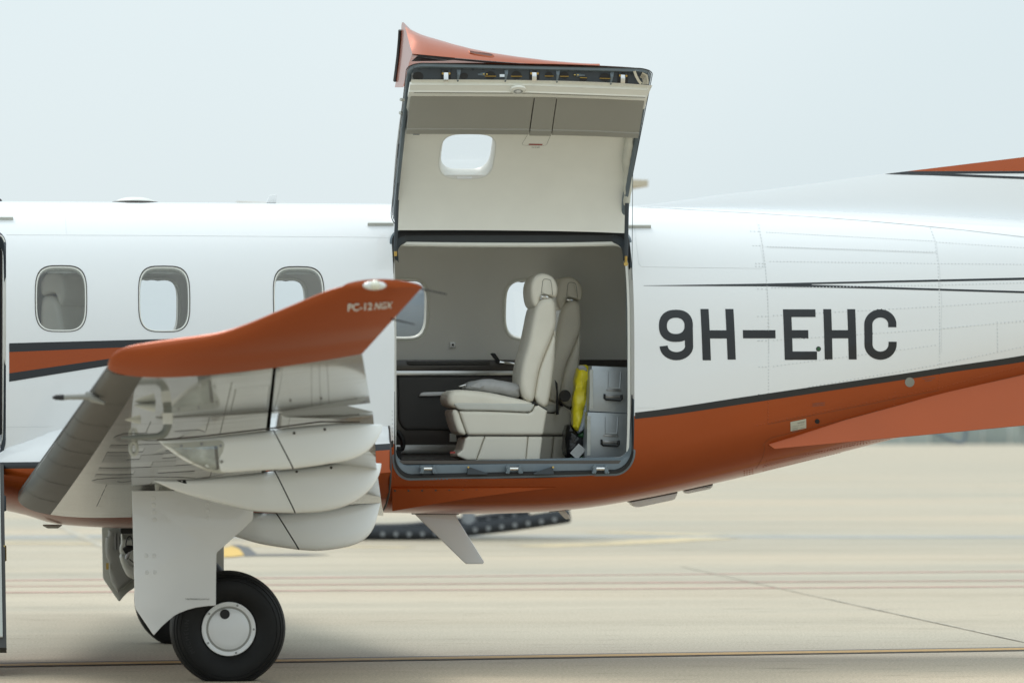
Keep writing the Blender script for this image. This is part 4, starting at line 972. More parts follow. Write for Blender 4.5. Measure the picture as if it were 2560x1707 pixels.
# airstair door hanging open
E0 = PT(9, 1160, -.88); E1 = PT(17, 1618, -1.72)
air = None
for nm, x1, dz, m, th in (('airstair_door', E0.x, 0, DARKP, .05), ('inner_panel', E0.x - .022, .012, PALEG, .05)):
    b = MB(); x0 = -.66; dn = Vector((0, -(E1.z - E0.z), (E1.y - E0.y))).normalized(); dn = dn if dn.y < 0 else -dn; up = Vector((0, E0.y - E1.y, E0.z - E1.z)).normalized()
    P0 = Vector((0, E0.y, E0.z)) + dn * dz; P1 = Vector((0, E1.y, E1.z)) + dn * dz + (up * .07 if dz else Vector())
    vv = []
    for p in (P0, P1):
        for x in (x0, x1 + (.014 if p is P1 else 0)): vv += [Vector((x, p.y, p.z)), Vector((x, p.y, p.z)) - dn * th]
    b.add(vv, [(0, 2, 6, 4), (1, 3, 7, 5), (0, 1, 5, 4), (2, 3, 7, 6), (0, 1, 3, 2), (4, 5, 7, 6)]); o_ = b.build(nm, m, air or plane, False); air = air or o_
b = MB(); b.tube([PT(10, 1240, -1.0), PT(10.5, 1275, -1.06)], .012, 8); b.tube([PT(11, 1365, -1.25), PT(11.5, 1400, -1.3)], .012, 8, 1); b.build('latch_pin', [SLATED, BRASS], air)

# ------------------------------------------------------------------ dorsal fin
seam_px = [(1585, 517.5), (1640, 519), (1720, 524), (1880, 533), (2113, 548), (2330, 567), (2560, 592), (2900, 630)]
topl = [(1585, 516), (1687, 503), (1800, 487), (1943, 471), (2198, 436), (2380, 414), (2560, 392), (2900, 350)]
sx = []
for u, v in seam_px:
    x, p = hit(u, v); q = fus0(x, p); sx.append((q.x, q.y, q.z))
DSY = Tab([(a, b) for a, b, c in sx]); DSZ = Tab([(a, c) for a, b, c in sx]); DTZ = Tab([(p.x, p.z) for p in (PT(u, v, 0) for u, v in topl)])
x0d, x1d = sx[0][0] + .01, 8.6
def dors(X, t):
    ys_, zs_, zt_ = DSY(X) * 1.0, DSZ(X), max(DTZ(X), zt(X) + .004)
    hgt = zt_ - zs_; th = min(.085, .22 * hgt, -ys_ * .8)
    y = (ys_ + th) * (1 - t) ** 9 - th * (1 - t ** 2.5); return Vector((X, y - .004, zs_ + hgt * t))
rowsD = []
for X in np.linspace(x0d, x1d, 60):
    r = [dors(X, (k / 22) ** 1.25) for k in range(23)]; r += [Vector((p.x, -p.y, p.z)) for p in reversed(r)]; rowsD.append(r)
v, f = loft(rowsD, False); df = make('dorsal_fin', v, f, WHITE, plane)
trD = bvh([df])
def surf_patch(name, poly, m, off, par, tree, g=10, edge=8):
    poly = densify([tuple(map(float, p)) for p in poly], edge); ctr = (sum(p[0] for p in poly) / len(poly), sum(p[1] for p in poly) / len(poly))
    def fn(u, v):
        h = cast(tree, u, v, off, ctr)
        if h is None: h = (PT(u, v, -.02), Vector((0, -1, 0)))
        return h
    return cdt(name, [(poly, [])], g, g, fn, m, par, edge=edge)
surf_patch('orange_stripe', [(2268, 428.8), (2560, 393.4), (2700, 376.5), (2700, 428), (2560, 428)], ORANGE, .0015, df, trD)
surf_patch('charcoal_stripe', [(2212, 435.6), (2266, 429), (2700, 428), (2700, 433.5), (2384, 435)], CHAR, .0015, df, trD)
surf_patch('charcoal_stripe', [(2212, 436), (2383, 435.2), (2560, 442.5), (2700, 449), (2700, 456), (2560, 448.5), (2330, 439)], CHAR, .0016, df, trD)
# ventral strakes
sp_t = [(1920, 1112), (2113, 1051), (2347, 987), (2560, 938), (2800, 885)]; sp_b = [(1936, 1122), (2113, 1105), (2351, 1083), (2560, 1063), (2800, 1042)]
T_ = resamp([fus(*hit(u, v), -.004)[0] for u, v in sp_t], 24); W_ = resamp([PT(u, v, fus0(*hit(*t)).y - .02 - .05 * i) for i, ((u, v), t) in enumerate(zip(sp_b, sp_t))], 24)
for sgn in (1, -1):
    vv = []
    for a, b in zip(T_, W_):
        n = Vector((0, (b - a).z, -(b - a).y)).normalized() * .006; vv += [a + n, b + n * .4, b - n * .4, a - n]
    vv = [Vector((p.x, p.y * sgn, p.z)) for p in vv]; ff = [(4 * i + k, 4 * i + (k + 1) % 4, 4 * i + 4 + (k + 1) % 4, 4 * i + 4 + k) for i in range(23) for k in range(4)] + [(0, 1, 2, 3)]
    make('ventral_strake', vv, ff, ORANGE, plane)
# antennas
def blade(name, poly, y, th, m, base=None):
    b = MB(); pillow(b, pp(poly, y), y - th / 2, y + th / 2, min(th * .48, .009), 0, 3); o = b.build(name, m, plane)
    if base:
        b = MB(); pillow(b, pp(base, y), y - th * .54, y + th * .54, .003, 0, 2); b.build('base_plate', SEAMD, o)
    return o
blade('belly_antenna', [(1036, 1284), (1139, 1284), (1141, 1290), (1143, 1296), (1210, 1403), (1208, 1409), (1166, 1409), (1160, 1405)], 0, .02, WHITE, [(1029, 1282), (1147, 1283), (1147, 1286), (1029, 1285)])
blade('belly_antenna', [(1392, 1275), (1411, 1274), (1424, 1290), (1424, 1296), (1416, 1297.5), (1410, 1294)], 0, .012, LETTERW, [(1373, 1278), (1427, 1272), (1428, 1274), (1374, 1280)])
blade('flush_antenna', [(1571, 1252), (1690, 1229), (1690, 1236), (1684, 1247), (1676, 1250), (1600, 1266), (1588, 1267), (1578, 1262)], 0, .12, WHITE, [(1570, 1252), (1690, 1228), (1690, 1232), (1572, 1255)])
blade('flush_antenna', [(1709, 1225), (1779, 1210), (1779, 1216), (1772, 1222), (1718, 1233), (1711, 1232)], 0, .10, WHITE, [(1708, 1225), (1779, 1209), (1779, 1212), (1709, 1227)])
def low_dome(name, u0, u1, vb, vt, hw_, m, flat=.35):
    A, B = PT(u0, vb, 0), PT(u1, vb + 1.5, 0); H_ = PT((u0 + u1) / 2, vt, 0).z - A.z; lp = []
    for k in range(21):
        t = -1 + 2 * k / 20; f_ = max(.02, 1 - abs(t) ** 2.6) ** .8; c = A.lerp(B, (t + 1) / 2)
        lp.append([Vector((c.x, hw_ * f_ * -cos(PI * j / 12), c.z - .012 + (H_ + .012) * f_ * sin(PI * j / 12) ** .6)) for j in range(13)])
    v, f = loft(lp, False); o = make(name, v, f, m, plane)
    b_ = MB(); P_ = [Vector(((A.x + B.x) / 2 + (B.x - A.x) * .5 * cos(2 * PI * k / 32), hw_ * 1.0 * sin(2 * PI * k / 32), A.lerp(B, .5 + .5 * cos(2 * PI * k / 32)).z - .004)) for k in range(33)]
    b_.tube(P_, .006, 6, cap=False); b_.build('gasket', SEAMD, o)
low_dome('dome_antenna', 281, 395, 505, 493, .16, LETTERW)
blade('roof_antenna', [(665, 508), (672, 492), (676, 487), (692, 485.5), (690, 508)], 0, .012, WHITE, [(645, 508), (697, 508), (697, 509.5), (645, 509)])
blade('roof_antenna', [(-60, 506), (-50, 498), (2, 498), (6, 504)], 0, .1, DARKP)
b = MB(); c = PT(132, 1312, -.25); b.tube([c + Vector((-.06, 0, 0)), c + Vector((-.03, 0, -.008)), c + Vector((.03, 0, -.008)), c + Vector((.055, 0, 0))], [.004, .012, .012, .003], 10); b.build('drain_mast', PALEG, plane)

# ------------------------------------------------------------------ wing
YR, YT = -.80, -7.70
LEr = PT(50, 1232, -1.05); LEt = PT(269, 918, YT); TEr = PT(962, 1226, -1.0); TEt = PT(905, 884, YT)
def lin(a, b, ya, yb, y): t = (y - ya) / (yb - ya); return a + (b - a) * t
def wsec(y):
    le = lin(LEr, LEt, -1.05, YT, y); te = lin(TEr, TEt, -1.0, YT, y); le.y = te.y = y; return le, te
def thick(y): return .155 + (.115 - .155) * (y - YR) / (YT - YR)
def naca(x, t): return 5 * t * (.2969 * math.sqrt(max(x, 0)) - .126 * x - .3516 * x * x + .2843 * x ** 3 - .1015 * x ** 4)
def camb(x): return .02 * (1 - ((x - .4) / .6) ** 2) if x > .4 else .02 * (1 - ((x - .4) / .4) ** 2)
def wpt(y, x, side, off=0.0):
    le, te = wsec(y); ch = (te - le).length; p = le.lerp(te, x)
    return p + Vector((0, -.087, .996)) * ((camb(x) + side * naca(x, thick(y))) * ch + side * off)
def xs_(x0, x1, n): return [x0 + (x1 - x0) * (1 - cos(PI / 2 * k / n)) for k in range(n + 1)]
def wing_loft(name, y0, y1, ny, X1, m, par, mirror=False):
    loops = []
    for y in np.linspace(y0, y1, ny):
        r = [wpt(y, x, 1) for x in reversed(xs_(0, X1, 26))] + [wpt(y, x, -1) for x in xs_(0, X1, 26)[1:]]
        if mirror: r = [Vector((p.x, -p.y, p.z)) for p in r]
        loops.append(r)
    v, f = loft(loops, True, True, True); return make(name, v, f, m, par)
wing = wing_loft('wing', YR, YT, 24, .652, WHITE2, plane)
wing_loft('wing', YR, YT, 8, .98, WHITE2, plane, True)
# leading edge rubber boot
loops = []
for y in np.linspace(-.82, -7.69, 40):
    r = [wpt(y, x, 1, .0022) for x in reversed(xs_(0, .07, 10))] + [wpt(y, x, -1, .0022) for x in xs_(0, .088 + .052 * (-y - .8) / 6.9, 14)[1:]]
    loops.append(r)
v, f = loft(loops, False); boot = make('deicing_boot', v, f, BOOT, wing)
for y in (-1.6, -2.6, -3.55, -4.3, -4.9, -5.6, -6.55):
    loops = [[wpt(yy, x, -1, .0034) for x in xs_(0, .086 + .052 * (-y - .8) / 6.9, 12)] for yy in (y, y - .012)]
    v, f = loft(loops, False); make('boot_joint', v, f, BLACK, boot)
# aileron, flap
def chunk(name, y0, y1, ny, xa, xb, m, par, rot=0, drop=(0, 0), gapw=.006):
    loops = []
    for y in np.linspace(y0, y1, ny):
        le, te = wsec(y); ch = (te - le).length; ax = le.lerp(te, xa)
        r = []
        n_ = 12
        up = [wpt(y, xa + (xb - xa) * k / n_, 1) for k in range(n_ + 1)]; lo_ = [wpt(y, xa + (xb - xa) * k / n_, -1) for k in range(n_ + 1)]
        nose = [(up[0] + lo_[0]) / 2 + Vector((-.35 * (up[0] - lo_[0]).length * sin(PI * k / 6) , 0, 0)) + (up[0] - lo_[0]) * .5 * cos(PI * k / 6) for k in range(1, 6)]
        r = list(reversed(up)) + nose + lo_
        piv = (up[0] + lo_[0]) / 2; R = Matrix.Rotation(rot * (1 if y > -4 else max(.3, 1 - (-4 - y) / 2.2)), 3, 'Y')
        r = [R @ (p - piv) + piv + Vector((drop[0], 0, drop[1])) for p in r]; loops.append(r)
    v, f = loft(loops, True, True, True); return make(name, v, f, m, par)
ail = chunk('aileron', -5.72, -7.66, 14, .662, 1.0, WHITE2, wing)
flap = chunk('flap', -1.0, -5.66, 18, .70, 1.0, WHITE2, wing, rad(12), (.012, -.012))
# dark gap in front of the aileron and flap
loops = [[wpt(y, .6505, -1, .0012), wpt(y, .663, -1, .0012)] for y in np.linspace(-1.1, -7.68, 20)]
v, f = loft(loops, False); make('hinge_gap', v, f, GAP, wing)
# winglet
LEw = [(269, 916), (276, 893), (308, 871), (372, 859), (446, 848), (542, 833), (610, 812), (684, 782), (763, 749), (815, 728), (858, 715)]
secsW = []; tipn = []
n_ = len(LEw); cum = [0]
for a, b in zip(LEw, LEw[1:]): cum.append(cum[-1] + abs(b[1] - a[1]) + .12 * abs(b[0] - a[0]))
for i, (u, v) in enumerate(LEw):
    s_ = cum[i] / cum[-1]; y = YT - .44 * (.35 * s_ + .65 * s_ ** .8); kv = (916 - v) / (916 - 715)
    te = (905 + (1057 - 905) * kv, 884 - (884 - 717) * kv)
    secsW.append((PT(u, v, y), PT(te[0], te[1], y), s_, y))
def wl(i, x, side):
    le, te, s_, y = secsW[i]; ch = (te - le).length
    cant = rad(5 + 58 * min(1, s_ * 2.2)); nrm = Vector((0, -sin(cant) * -1, cos(cant)))
    nrm = Vector((0, sin(cant), cos(cant))); t = .112 * (1 - .25 * s_); 
    th = naca(x, t) * ch * (1 if s_ < .9 else .85); return le.lerp(te, x) + nrm * ((side if side < 0 else min(1, .22 + s_)) * th)
loops = []
fine = []
for i in range(n_):
    loops.append([wl(i, x, 1) for x in reversed(xs_(0, 1, 26))] + [wl(i, x, -1) for x in xs_(0, 1, 26)[1:]])
fl_ = []
NP = len(loops[0])
cols = [resamp(catmull([loops[i][k] for i in range(n_)], 6, False), 44) for k in range(NP)]
for j in range(44): fl_.append([cols[k][j] for k in range(NP)])
last = fl_[-1]; XC = list(reversed(xs_(0, 1, 26))) + xs_(0, 1, 26)[1:]
capl = []
for j, (sc_, rise) in enumerate(((.93, .010), (.7, .020), (.3, .026))):
    mid = [(last[k] + last[NP - 1 - k]) / 2 for k in range(NP)]
    capl.append([mid[k].lerp(last[k], sc_) + Vector((0, -.3, .9)) * rise * 1.3 * max(0, sin(PI * XC[k])) ** .6 for k in range(NP)])
v, f = loft(fl_ + capl, True, True, True); winglet = make('winglet', v, f, ORANGE, wing)
trW = bvh([winglet])
# tip light
q_ = cast(trW, 936, 716, .002)
c = q_[0] if q_ else PT(936, 716, -8.12)
b = MB(); pillow(b, [(c.x + .052 * cos(2 * PI * k / 16) ** 1 * 1.0, c.z + .004 + .020 * sin(2 * PI * k / 16)) for k in range(16)], c.y - .022, c.y + .05, .012, 0, 3); b.build('tip_light_base', mat('silver_reflector', (.75, .76, .74), .3, metal=.4), winglet)
b = MB(); b.lathe_y((c.x + .002, c.y - .022, c.z + .006), [(.022, 0), (.021, -.010), (.014, -.022), (.0, -.028)], 16); b.build('navigation_light', mat('lamp_lens_green_clear', (.72, .72, .60), .15, coat=1), winglet)
def cast_text(name, s, quad, m, par, tree, off=.003, bold=.02, shear=0, spacing=1.0):
    v, f = text_mesh(s, 1.0, 0, bold, shear, spacing); x0 = min(p[0] for p in v); x1 = max(p[0] for p in v); h = max(p[1] for p in v); y0 = min(p[1] for p in v); P = []
    (ax, ay), (bx, by), (cx, cy), (dx, dy) = quad     # bottom left, bottom right, top right, top left
    for x, y, z in v:
        a = (x - x0) / (x1 - x0); b_ = (y - y0) / (h - y0)
        u = (ax * (1 - a) + bx * a) * (1 - b_) + (dx * (1 - a) + cx * a) * b_; w = (ay * (1 - a) + by * a) * (1 - b_) + (dy * (1 - a) + cy * a) * b_
        h_ = cast(tree, u, w, off); P.append(h_[0] if h_ else PT(u, w, -8.05))
    return make(name, P, f, m, par, False)
cast_text('winglet_lettering', 'PC-12', ((869, 777), (930, 773), (931, 755), (870, 758)), LETTERW, winglet, trW, .004, .012)
cast_text('winglet_lettering', 'NGX', ((935, 772.5), (979, 769), (982, 752.5), (938, 755)), LETTERW, winglet, trW, .004, .012, .1)
for (u, v), (u2, v2) in (((1052, 722), (1118, 736)), ((978, 797), (1037, 811))):
    y = -8.1; b = MB(); b.tube([PT(u, v, y), PT(u2, v2, y - .02)], [.004, .0025], 6); b.build('static_wick', BLACK, winglet)
# registration under the wing (read from below, top to the leading edge)
tv, tf = text_mesh('9H-EHC', 1.0, 0, .05, 0, 1, 7); mw = max(p[0] for p in tv); mh = max(p[1] for p in tv); P = []
for x, y, z in tv:
    yy = -2.75 - 2.55 * x / mw; le, te = wsec(yy); ch = (te - le).length; xc = .43 - .28 * y / mh; P.append(wpt(yy, xc, -1, .0016))
make('underwing_registration', P, tf, UNDERINK, wing, False)
# access panel outlines on the lower skin
b = MB()
def wline(pts, w=.0028):
    q = [wpt(y, x, -1, .0010) for y, x in pts]; vv = []
    for i, p in enumerate(q):
        t = (q[min(i + 1, len(q) - 1)] - q[max(i - 1, 0)]).normalized(); n = Vector((0, 0, -1)); s_ = n.cross(t).normalized() * w / 2; vv += [p + s_, p - s_]
    b.add(vv, [(2 * i, 2 * i + 1, 2 * i + 3, 2 * i + 2) for i in range(len(q) - 1)])
for y0, y1, x0, x1 in ((-6.0, -6.9, .52, .645), (-2.6, -3.1, .2, .33), (-1.5, -2.0, .2, .36), (-2.1, -2.5, .2, .36), (-5.2, -5.8, .25, .45)):
    wline([(y0, x0), (y0, x1), (y1, x1), (y1, x0), (y0, x0)])
for x in (.5,): wline([(-1.2 - .3 * k, x) for k in range(21)], .003)
for y in (-3.3, -5.7): wline([(y, .12 + .53 * k / 20) for k in range(21)], .003)
b.build('access_panel_joint', SEAMD, wing, False, 'stuff')
b = MB()
for y in np.linspace(-5.85, -7.5, 34):
    for x in (.80, .83, .86):
        p = wpt(y, x, -1, 0); b.disc(p, (0, 0, -1), .003, .0006, 6)
b.build('rivet', SEAMD, wing, True, 'stuff')
# pitot mast under the wing, probe at the leading edge, tie-down ring, drain cones
b = MB(); y = -6.35; base = wpt(y, .24, -1); cpt = PT(419, 1029, y); top = Vector((cpt.x, y, max(cpt.z, base.z - .03))); low = PT(418, 1078, y)
pth = [Vector((top.x + .0, y, base.z + .25 * 0 + .02)), PT(419, 1050, y), PT(418, 1068, y), PT(408, 1085, y), PT(390, 1090, y), PT(340, 1093, y)]
b.tube(resamp(catmull(pth, 6, False), 30), [.021] * 12 + [.019] * 6 + [.015] * 12, 12); b.tube([PT(340, 1093, y), PT(303, 1094, y)], [.012, .006], 10, 0); pt_ = b.build('pitot_tube', mat('dull_grey_mast', (.20, .21, .19), .4), wing)
b = MB(); b.tube([PT(419, 1032, y), PT(419, 1060, y)], .0235, 14); b.build('mast_collar', LETTERW, pt_)
b = MB(); b.tube([PT(226, 991, -6.75), PT(168, 992, -6.75), PT(160, 993, -6.75)], [.016, .013, .014], 12); b.tube([PT(160, 993, -6.75), PT(140, 993, -6.75), PT(131, 993.5, -6.75)], [.0145, .013, .005], 12, 1); b.tube([PT(214, 982, -6.75), PT(232, 995, -6.75), PT(262, 1008, -6.75)], [.012, .020, .008], 10, 0); b.build('leading_edge_probe', [OUTLETM, BLACK], wing)
b = MB(); c = PT(334, 1120, -4.9); ring = [c + Vector((.017 * cos(2 * PI * k / 20), 0, .032 * sin(2 * PI * k / 20))) for k in range(21)]; b.tube(ring, .010, 8, cap=False); b.tube([c + Vector((0, 0, .028)), Vector((c.x, c.y, wpt(-4.9, .33, -1).z + .01))], .008, 8); b.build('tie_down_ring', PALEG, wing)
for (u, v, yy) in ((300, 1043, -5.9), (336, 1012, -6.6)):
    b = MB(); a_ = PT(u, v, yy); e_ = PT(u + 52, v + 6, yy); b.tube([a_, a_.lerp(e_, .4), e_], [.003, .014, .022], 12); b.build('drain_cone', PALEG, wing)
# flap track fairings
def fairing(y, w, topc, botc, gapi, noseside=True):
    outs = []
    def curve(p): return [PT(u, v, y) for u, v in p]
    tF, tR = topc; bF, bR = botc
    for nm, tc_, bc_, a, c_ in (('flap_fairing', tF, bF, 0, .55), ('fairing_tail', tR, bR, .55, 1)):
        T = resamp(catmull(curve(tc_), 5, False), 26); B = resamp(catmull(curve(bc_), 5, False), 26); loops = []
        for i in range(26):
            s_ = a + (c_ - a) * i / 25; wd = w * min(1, (max(s_, .002) / .42)) ** .62 if s_ < .5 else w * max(.04, (1 - ((s_ - .5) / .5) ** 2.6))
            t, bo = T[i], B[i]; d = bo - t; lp = []
            for k in range(25):
                an = PI * k / 24; e = 2 / 4.2
                lp.append(t + d * (.5 - .5 * math.copysign(abs(cos(an)) ** e, cos(an))) + Vector((0, -wd * abs(sin(an)) ** e * (1 - .10 * (k / 24)), 0)))
            lp += [Vector((p.x, 2 * y - p.y, p.z)) for p in reversed(lp[1:-1])]
            loops.append(lp)
        v, f = loft(loops, True, True, True); o = make(nm, v, f, WHITE3, outs[0] if outs else wing); outs.append(o)
        if nm == 'flap_fairing': g0 = loops[-1]
        else: g1 = loops[0]
    cA = sum(g0, Vector()) / len(g0); cB = sum(g1, Vector()) / len(g1)
    v, f = loft([[cA.lerp(p, .99) for p in g0], [cB.lerp(p, .99) for p in g1]]); make('fairing_joint', v, f, GAP, outs[0])
    return outs
G = 2.2
f1 = fairing(-5.42, .085, ([(395, 1101), (443, 1098), (491, 1095), (587, 1085), (679, 1074)], [(682, 1073.5), (746, 1066), (842, 1058), (900, 1058), (956, 1061.5)]), ([(395, 1102), (443, 1140), (491, 1165), (555, 1181), (635, 1177), (730, 1172)], [(733.5, 1172), (810, 1161), (874, 1149), (922, 1124), (950, 1085), (956.5, 1062)]), 0)
f2 = fairing(-3.60, .095, ([(385, 1201), (491, 1197), (587, 1187), (683, 1177)], [(686, 1176.5), (778, 1166), (858, 1156), (952, 1158)]), ([(385, 1202), (443, 1228), (523, 1251), (619, 1275), (683, 1281), (735, 1282.5)], [(738.5, 1282.5), (810, 1278), (874, 1260), (922, 1226), (947, 1188), (953.5, 1159)]), 0)
f3 = fairing(-1.95, .105, ([(395, 1272), (500, 1277), (600, 1280), (687, 1282)], [(690.5, 1282), (800, 1272), (880, 1260), (950, 1257)]), ([(395, 1273), (480, 1310), (589, 1341), (651, 1359), (744, 1373.5)], [(748, 1374), (810, 1375), (890, 1359), (931, 1324), (951, 1258)]), 0)
# landing light in the nose of the outer fairing
tF = bvh([f1[0]])
fr_o = px([(330, 650), (420, 650), (780, 628), (806, 636), (818, 660), (820, 880), (790, 886), (690, 872), (560, 815), (430, 740)], 3.136, 300, 900)
fr_i = px([(395, 672), (450, 690), (740, 672), (765, 672), (772, 690), (778, 850), (755, 858), (690, 848), (590, 805), (480, 740)], 3.136, 300, 900)
ll = cast_loop('landing_light', fr_o, PALEG, .0025, f1[0], tF, (fr_i, .004))
if ll:
    surf_patch('reflector', fr_i, mat('light_bay', (.42, .44, .42), .25, metal=.5, var=.5, scale=14), .0012, ll, tF, 8, 5)
    surf_patch('lens', fr_i, CLEARLENS, .0035, ll, tF, 8, 5)
    surf_patch('lamp_shadow_box', px([(738, 672), (765, 672), (776, 850), (758, 855)], 3.136, 300, 900), BLACK, .0022, ll, tF, 8, 5)
    b = MB()
    for x, y in px([(482, 672), (640, 658), (790, 672), (797, 795)], 3.136, 300, 900):
        h = cast(tF, x, y, .003)
        if h: b.disc(h[0], h[1], .008, .003, 10)
    b.build('screw', STEEL, ll, kind='stuff')
tF2 = bvh([f2[0]]); surf_patch('fairing_seal', [(440, 1201), (464, 1199.5), (467, 1208.5), (461, 1208)], BLACK, .002, f2[0], tF2, 8, 5)
b = MB()
tF1, tF2r, tF3r = bvh([f1[1]]), bvh([f2[1]]), bvh([f3[1]])
for t_, pts in ((tF1, [(1365, 572), (1605, 543)]), (tF2r, [(1385, 875), (1655, 843)]), (tF3r, [(1705, 1158)])):
    for x, y in px(pts, 3.136, 300, 900):
        h = cast(t_, x, y, 0)
        if h: b.disc(h[0], h[1], .0075, .002, 8)
b.build('screw', SEAMD, wing, kind='stuff')
# black arrow-shaped seal strip along the top of the fairings
for (pts, y) in (([(392, 1098), (500, 1089), (680, 1068), (800, 1052), (900, 1053)], -5.42),):
    b = MB(); b.tube([PT(u, v + 2, y - .05) for u, v in pts], .004, 6); b.build('fairing_joint', SEAMD, wing)

# ------------------------------------------------------------------ landing gear
def wheel(cu, cv, y, side):
    c = PT(cu, cv, y); c.z = .292
    root = empty('main_wheel', (0, 0, 0)); root.parent = plane; root.matrix_parent_inverse = Matrix.Translation(-plane.location)
    R = .322; s = -1 if side < 0 else 1
    prof = [(.150, 0), (.155, -.030), (.165, -.040), (.20, -.052), (.232, -.056), (.262, -.052), (.268, -.0500), (.270, -.0535), (.285, -.047), (.288, -.0425), (.292, -.045), (.300, -.036), (.303, -.031), (.307, -.032), (.315, -.014), (.3205, .010), (.3205, .035), (.314, .036), (.314, .042), (.322, .043), (.322, .075), (.316, .076), (.316, .082), (.322, .083), (.3225, .115), (.316, .116), (.316, .122), (.322, .123), (.320, .16), (.314, .185), (.30, .205), (.27, .222), (.2, .225), (.15, .2)]
    prof = [(r, d * (1 if s < 0 else -1)) for r, d in prof]
    b = MB(); v0 = len(b.v); b.lathe_y(c, prof, 96, 0, 0.0)
    nv = []
    for x, yy, z in b.v:      # sidewall bulge at the contact patch
        if z < .05: yy = yy + (-.010 if (yy - c.y) * (1 if s < 0 else -1) < .08 else .010) * (1 if s < 0 else -1) * (1 - z / .05)
        nv.append((x, yy, z))
    b.v = nv; ty = b.build('tyre', TYRE, root)
    b = MB(); q = 1 if s < 0 else -1
    b.lathe_y(c, [(.1515, 0), (.1515, -.034 * q), (.149, -.0375 * q), (.128, -.0385 * q), (.1265, -.0375 * q), (.124, -.030 * q), (.1185, -.030 * q), (.116, -.036 * q), (.112, -.0395 * q), (.08, -.044 * q), (.0001, -.046 * q)], 72)
    hub = b.build('hub_cap', WHITE, root)
    b = MB(); b.lathe_y(c, [(.1265, -.0373 * q), (.1245, -.0312 * q), (.118, -.0312 * q), (.1165, -.0355 * q)], 64); b.build('hub_groove', OUTLETM, root)
    b = MB(); hc = c + Vector((-.0225, -.0445 * q, .083)); b.lathe_y(hc, [(.0275, 0), (.0275, -.003 * q), (.025, -.0035 * q), (.0235, .0 * q)], 24)
    b.lathe_y(hc, [(.0235, -.002 * q), (.014, -.0015 * q), (.0125, .0 * q), (.0001, -.0008 * q)], 24); b.build('valve_hole', BLACK, root)
    b = MB()
    for a in (70, 142, -1, 214, 287):
        p = c + Vector((.139 * cos(rad(a)), -.0385 * q, .139 * sin(rad(a)))); b.disc(p, (0, -q, 0), .0065, .004, 8)
    b.build('hub_bolt', STEEL, root, kind='stuff')
    if s < 0:   # raised lettering on the sidewall
        b = MB(); tv, tf = text_mesh('MICHELIN', .034, .0006, .0, 0, 1.35); P = []
        for x, yy, z in tv:
            a = rad(214) - x / .235; r = .227 + yy; P.append((c.x + r * cos(a), c.y - .0565 - z * 1.0 - .0006, c.z + r * sin(a)))
        b.add(P, tf); b.build('sidewall_lettering', mat('worn_tyre_rubber', (.016, .016, .016), .6), root, False)
    return root, c
w1_, wc1 = wheel(571, 1570, -2.37, -1)
w2_, wc2 = wheel(457, 1485, 2.37, 1)
# gear doors
def gdoor(name, poly, y0, y1, m):
    b = MB(); pillow(b, pp(poly, y0), y0, y1, .006, 0, 2); return b.build(name, m, plane)
crv = [(540, 1513), (520, 1514), (491, 1518), (468, 1524), (446, 1533), (434, 1540), (423, 1549), (404, 1566), (385, 1587), (381, 1583)]
gd = gdoor('gear_door', [(330, 1226), (640, 1226), (632, 1296), (629, 1303), (543, 1380), (541, 1386)] + crv + [(339, 1521), (337, 1510)], -2.52, -2.50, WHITE)
b = MB()
for x, y in px([(566, 140), (568, 190), (571, 245), (574, 305), (986, 185), (988, 236), (992, 296), (510, 583), (569, 583), (514, 712), (575, 712)], 3.093, 200, 1200):
    p = PT(x, y, -2.5205)
    v_, f_ = loft([[p + Vector((r * cos(2 * PI * k / 14), -h, r * sin(2 * PI * k / 14))) for k in range(14)] for r, h in ((.0125, 0), (.0095, .0022), (.0045, .0005), (.0035, .0022), (.001, .0026))], True, False, True); b.add(v_, f_)
b.build('rivet', WHITE, gd, kind='stuff')
tv, tf = text_mesh('TYRE PRESSURE 60 psi (4.1 bar)', 1.0); mw = max(p[0] for p in tv); a_ = PT(463, 1499, -2.5225); e_ = PT(523, 1499, -2.5225); k = (e_.x - a_.x) / mw
make('tyre_pressure_text', [(a_.x + x * k, a_.y, a_.z + y * k * 1.35) for x, y, z in tv], tf, INK, gd, False)
FG = lambda pts: px(pts, 6.817, 200, 1290)
gd2 = gdoor('gear_door', [(254, 1290), (560, 1290), (560, 1450)] + FG([(1000, 1170), (820, 1290), (740, 1370), (690, 1435), (665, 1445), (645, 1430), (405, 1080), (388, 1040)]), 2.50, 2.52, PALEG)
b = MB(); pillow(b, pp(FG([(480, 190), (1100, 190), (1100, 1000), (905, 1100), (680, 1270), (640, 1320), (500, 1050), (490, 740), (440, 700), (435, 360), (480, 340)]), 2.42), 2.42, 2.505, .03, 1, 3); b.build('door_stiffener', OUTLETM, gd2)
b = MB()
for x, y in FG([(548, 310), (665, 310), (555, 548)]):
    b.disc(PT(x, y, 2.425), (0, -1, 0), .0065, .02, 8)
for x in (590, 640):
    b.prism(pp(FG([(x, 285), (x + 22, 285), (x + 26, 420), (x + 22, 575), (x, 575), (x - 6, 430)]), 2.40), 2.37, 2.42)
b.build('hinge_bracket', STEEL, gd2)
b = MB(); b.prism(pp(FG([(443, 795), (490, 795), (490, 905), (443, 905)]), 2.41), 2.405, 2.425); b.build('catch_plate', BRASS, gd2)
